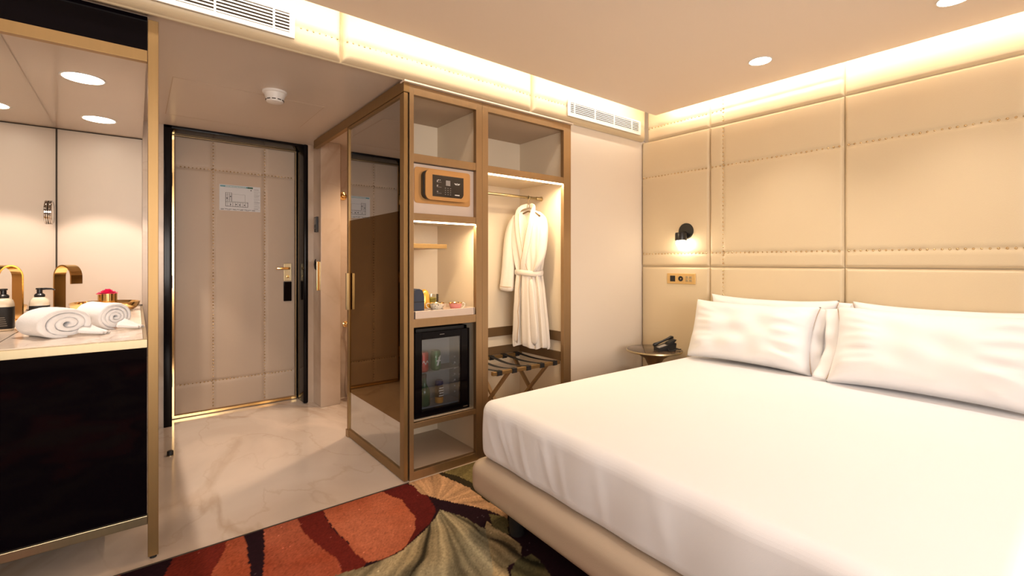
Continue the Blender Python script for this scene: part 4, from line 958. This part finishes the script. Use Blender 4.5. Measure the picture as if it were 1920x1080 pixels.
# pillows
def pillow(cy, w, h, th, x, z, lean, label, seed, flange=None, rotz=0.0):
    t = thing('pillow', label, 'pillow', (x, cy, z), 'white bed pillows')
    rg = random.Random(seed); ph = [rg.uniform(0, 6.28) for _ in range(8)]
    us = np.linspace(-1, 1, 61); vs = np.linspace(-1, 1, 45); off = Vector((x, cy, z))
    ql = Matrix.Rotation(rotz, 3, 'Z') @ Matrix.Rotation(lean, 3, 'Y')
    def shape(u, v, side):
        U = abs(u); V = abs(v)
        e = (max(0, 1 - U ** 4.5) * max(0, 1 - V ** 3.2)) ** .45
        pin = 1 - .075 * (V ** 2) * (1 - U ** 8) * 0 
        yy = u * w / 2 * (1 - .075 * (1 - V ** 2)); zz = v * h / 2 * (1 - .10 * (1 - U ** 2.5)) 
        # ears at corners
        d = th / 2 * e * (1 if side > 0 else .6)
        wr = 0
        for k in range(5):
            ang = (.5 + .5 * k); wr += math.sin((u * 6 * math.cos(ang + ph[k]) + v * 4.5 * math.sin(ang + ph[k])) * 2.2 + ph[k] * 3) * .0035
        # radial wrinkles near the short ends
        for s_, p_ in ((-1, ph[5]), (1, ph[6])):
            q = max(0, 1 - abs(u - s_) / .55); wr += q * (1 - q) * .050 * (abs(math.sin(v * 6.5 + (u - s_) * v * 5 + p_)) ** 3 + .5 * abs(math.sin(v * 11 - (u - s_) * v * 9 + p_ * 2)) ** 3)
        d += wr * e
        return (-d * side, yy, zz)
    b = MB()
    for side in (1, -1):
        b.grid(lambda u, v: tuple(off + ql @ Vector((shape(u, v, side)[0], shape(u, v, side)[1], shape(u, v, side)[2] + h / 2))), us, vs)
    weld(b.build('cushion', M['pillow'], t))
    if flange:
        for s_ in flange:
            b = MB()
            def f(q, v):
                yy = s_ * (w / 2 * (1 - .075 * (1 - v * v)) + q * .065 - .004); zz = v * h / 2 * (.94 if True else 1)
                return tuple(off + ql @ Vector((-.004 - .012 * math.sin(v * 5 + seed) * q - .006 * math.sin(v * 11 + seed) * q, yy, zz + h / 2)))
            b.grid(f, np.linspace(0, 1, 6), np.linspace(-1, 1, 30)); fo = b.build('flange', M['pillow'], t, smooth=True)
            so = fo.modifiers.new('s', 'SOLIDIFY'); so.thickness = .004
            MB().tube([f(.02, v) for v in np.linspace(-1, 1, 30)], .0016, 6).build('piping', M['pipe'], t, smooth=True)
pillow(1.345, .78, .42, .11, 3.15, .560, R(7), 'white pillow at the back left against the padded wall', 5, (-1,))
pillow(.50, .78, .42, .11, 3.15, .560, R(7), 'white pillow at the back right mostly hidden', 6, (1,))
pillow(1.385, .76, .405, .24, 2.93, .562, R(20), 'white front left pillow leaning beside the phone table', 11, (-1,))
pillow(.515, .80, .43, .26, 2.85, .566, R(26), 'white front right pillow, nearest and largest', 12, (1, -1))

# ------------------------------------------------------------------ bedside table, phone
t = thing('bedside_table', 'round dark marble bedside table with flared bronze base', 'side table', (3.00, 2.07, 0))
tc_ = (3.00, 2.072)
MB().lathe((tc_[0], tc_[1], .534), [(.150, 0), (.198, .006), (.202, .012), (.200, .020), (.196, .0215)], 64, caps=False).build('rim', M['champagne'], t, auto=40)
MB().lathe((tc_[0], tc_[1], .550), [(.196, .0), (.196, .006), (.190, .008), (.001, .008)], 64, caps=False).build('table_top', M['tabletop'], t, auto=40)
MB().lathe((tc_[0], tc_[1], 0), [(.14, 0), (.14, .012), (.05, .03), (.028, .10), (.024, .30), (.035, .42), (.07, .49), (.15, .535)], 48).build('pedestal', M['bronze'], t, auto=40)
# phone
t = thing('telephone', 'black desk telephone with handset on the bedside table', 'telephone', (2.985, 2.02, .558))
pc = Vector((3.008, 1.990, .5585)); rz = Matrix.Rotation(R(-118), 3, 'Z')
def ph_(b, poly, d0, d1): b.prism(poly, lambda u, v, d: tuple(pc + rz @ Vector((d * .74, u * .74, v * .74))), d0, d1)
b = MB(); ph_(b, [(-.085, 0), (.085, 0), (.095, .075), (.075, .080), (-.085, .030)], -.055, .060); b.build('base', M['blackplastic'], t)
b = MB(); ph_(b, [(-.082, .033), (.0, .057), (.0, .060), (-.082, .036)], -.005, .05); b.build('keypad', M['grey'], t)
b = MB(); ph_(b, [(.01, .060), (.075, .080), (.10, .108), (.088, .112), (.02, .082)], -.012, .056); b.build('screen', M['blackmat'], t)
hp = [tuple(pc + rz @ Vector((-.026, u * .74, v * .74))) for u, v in ((-.10, .045), (-.085, .052), (-.05, .066), (0, .085), (.05, .103), (.09, .118), (.11, .118))]
MB().tube(hp, [.010, .014, .009, .008, .009, .014, .010], 12).build('handset', M['blackplastic'], t, smooth=True)
cp = [tuple(pc + Vector((.02 + .055 * math.cos(a), -.07 + .04 * math.sin(a), .008 + .02 * math.sin(a) ** 2))) for a in np.linspace(-.5, 4.2, 24)]
MB().tube(cp, .004, 8).build('cord', M['blackmat'], t, smooth=True)

# ------------------------------------------------------------------ wall sconce + socket plate
SX = XW - .054
t = thing('wall_sconce', 'black round wall sconce with a glowing globe above the socket plate', 'wall lamp', (SX, 1.965, 1.40))
MB().lathe((SX + .012, 1.965, 1.435), [(.060, 0), (.060, .020), (.055, .026), (.001, .027)], 44, axis=(-1, 0, 0), caps=False).build('wall_disc', M['blackmat'], t, auto=40)
MB().cyl((SX - .01, 1.965, 1.425), (SX - .06, 1.972, 1.405), .010).build('arm', M['blackmat'], t, smooth=True)
MB().lathe((SX - .062, 1.972, 1.425), [(.012, 0), (.040, -.004), (.043, -.014), (.043, -.062), (.040, -.062), (.038, -.016), (.001, -.012)], 40, caps=False).build('shade', M['blackplastic'], t, auto=40)
bm = bmesh.new(); bmesh.ops.create_uvsphere(bm, u_segments=28, v_segments=16, radius=.036); b = MB(); b.add([(v.co.x + SX - .062, v.co.y + 1.972, v.co.z + 1.342) for v in bm.verts], [[v.index for v in f.verts] for f in bm.faces]); bm.free()
b.build('globe', M['bulb'], t, smooth=True)
t = thing('socket_plate', 'brass wall plate with black socket, round port and four switches', 'socket', (SX, 2.004, 1.03))
MB().box(SX - .008, SX + .004, 1.888, 2.125, 1.034, 1.114, .002).build('plate', M['brass'], t)
MB().box(SX - .0095, SX - .008, 2.055, 2.098, 1.052, 1.096).build('square_socket', M['blackplastic'], t)
MB().lathe((SX - .008, 2.008, 1.074), [(.020, 0), (.020, .002), (.012, .002), (.001, -.001)], 28, axis=(-1, 0, 0), caps=False).build('round_socket', M['blackmat'], t, auto=40)
for (y, z) in ((1.955, 1.085), (1.926, 1.085), (1.955, 1.062), (1.926, 1.062)):
    MB().box(SX - .0100, SX - .008, y - .011, y + .011, z - .009, z + .009, .0008).build('switch', M['champagne'], t)

# window of the room behind the camera
t = MB().box(-1.5, 1.3, -2.66, -2.64, .7, 2.2).build('window_1', M['jarglass']); t['kind'] = 'structure'
b = MB().box(-1.5, -1.44, -2.68, -2.6, .7, 2.2).box(1.24, 1.3, -2.68, -2.6, .7, 2.2).box(-1.5, 1.3, -2.68, -2.6, .7, .76).box(-1.5, 1.3, -2.68, -2.6, 2.14, 2.2).box(-.13, -.07, -2.68, -2.6, .7, 2.2)
struct('trim_6', b, M['white'])
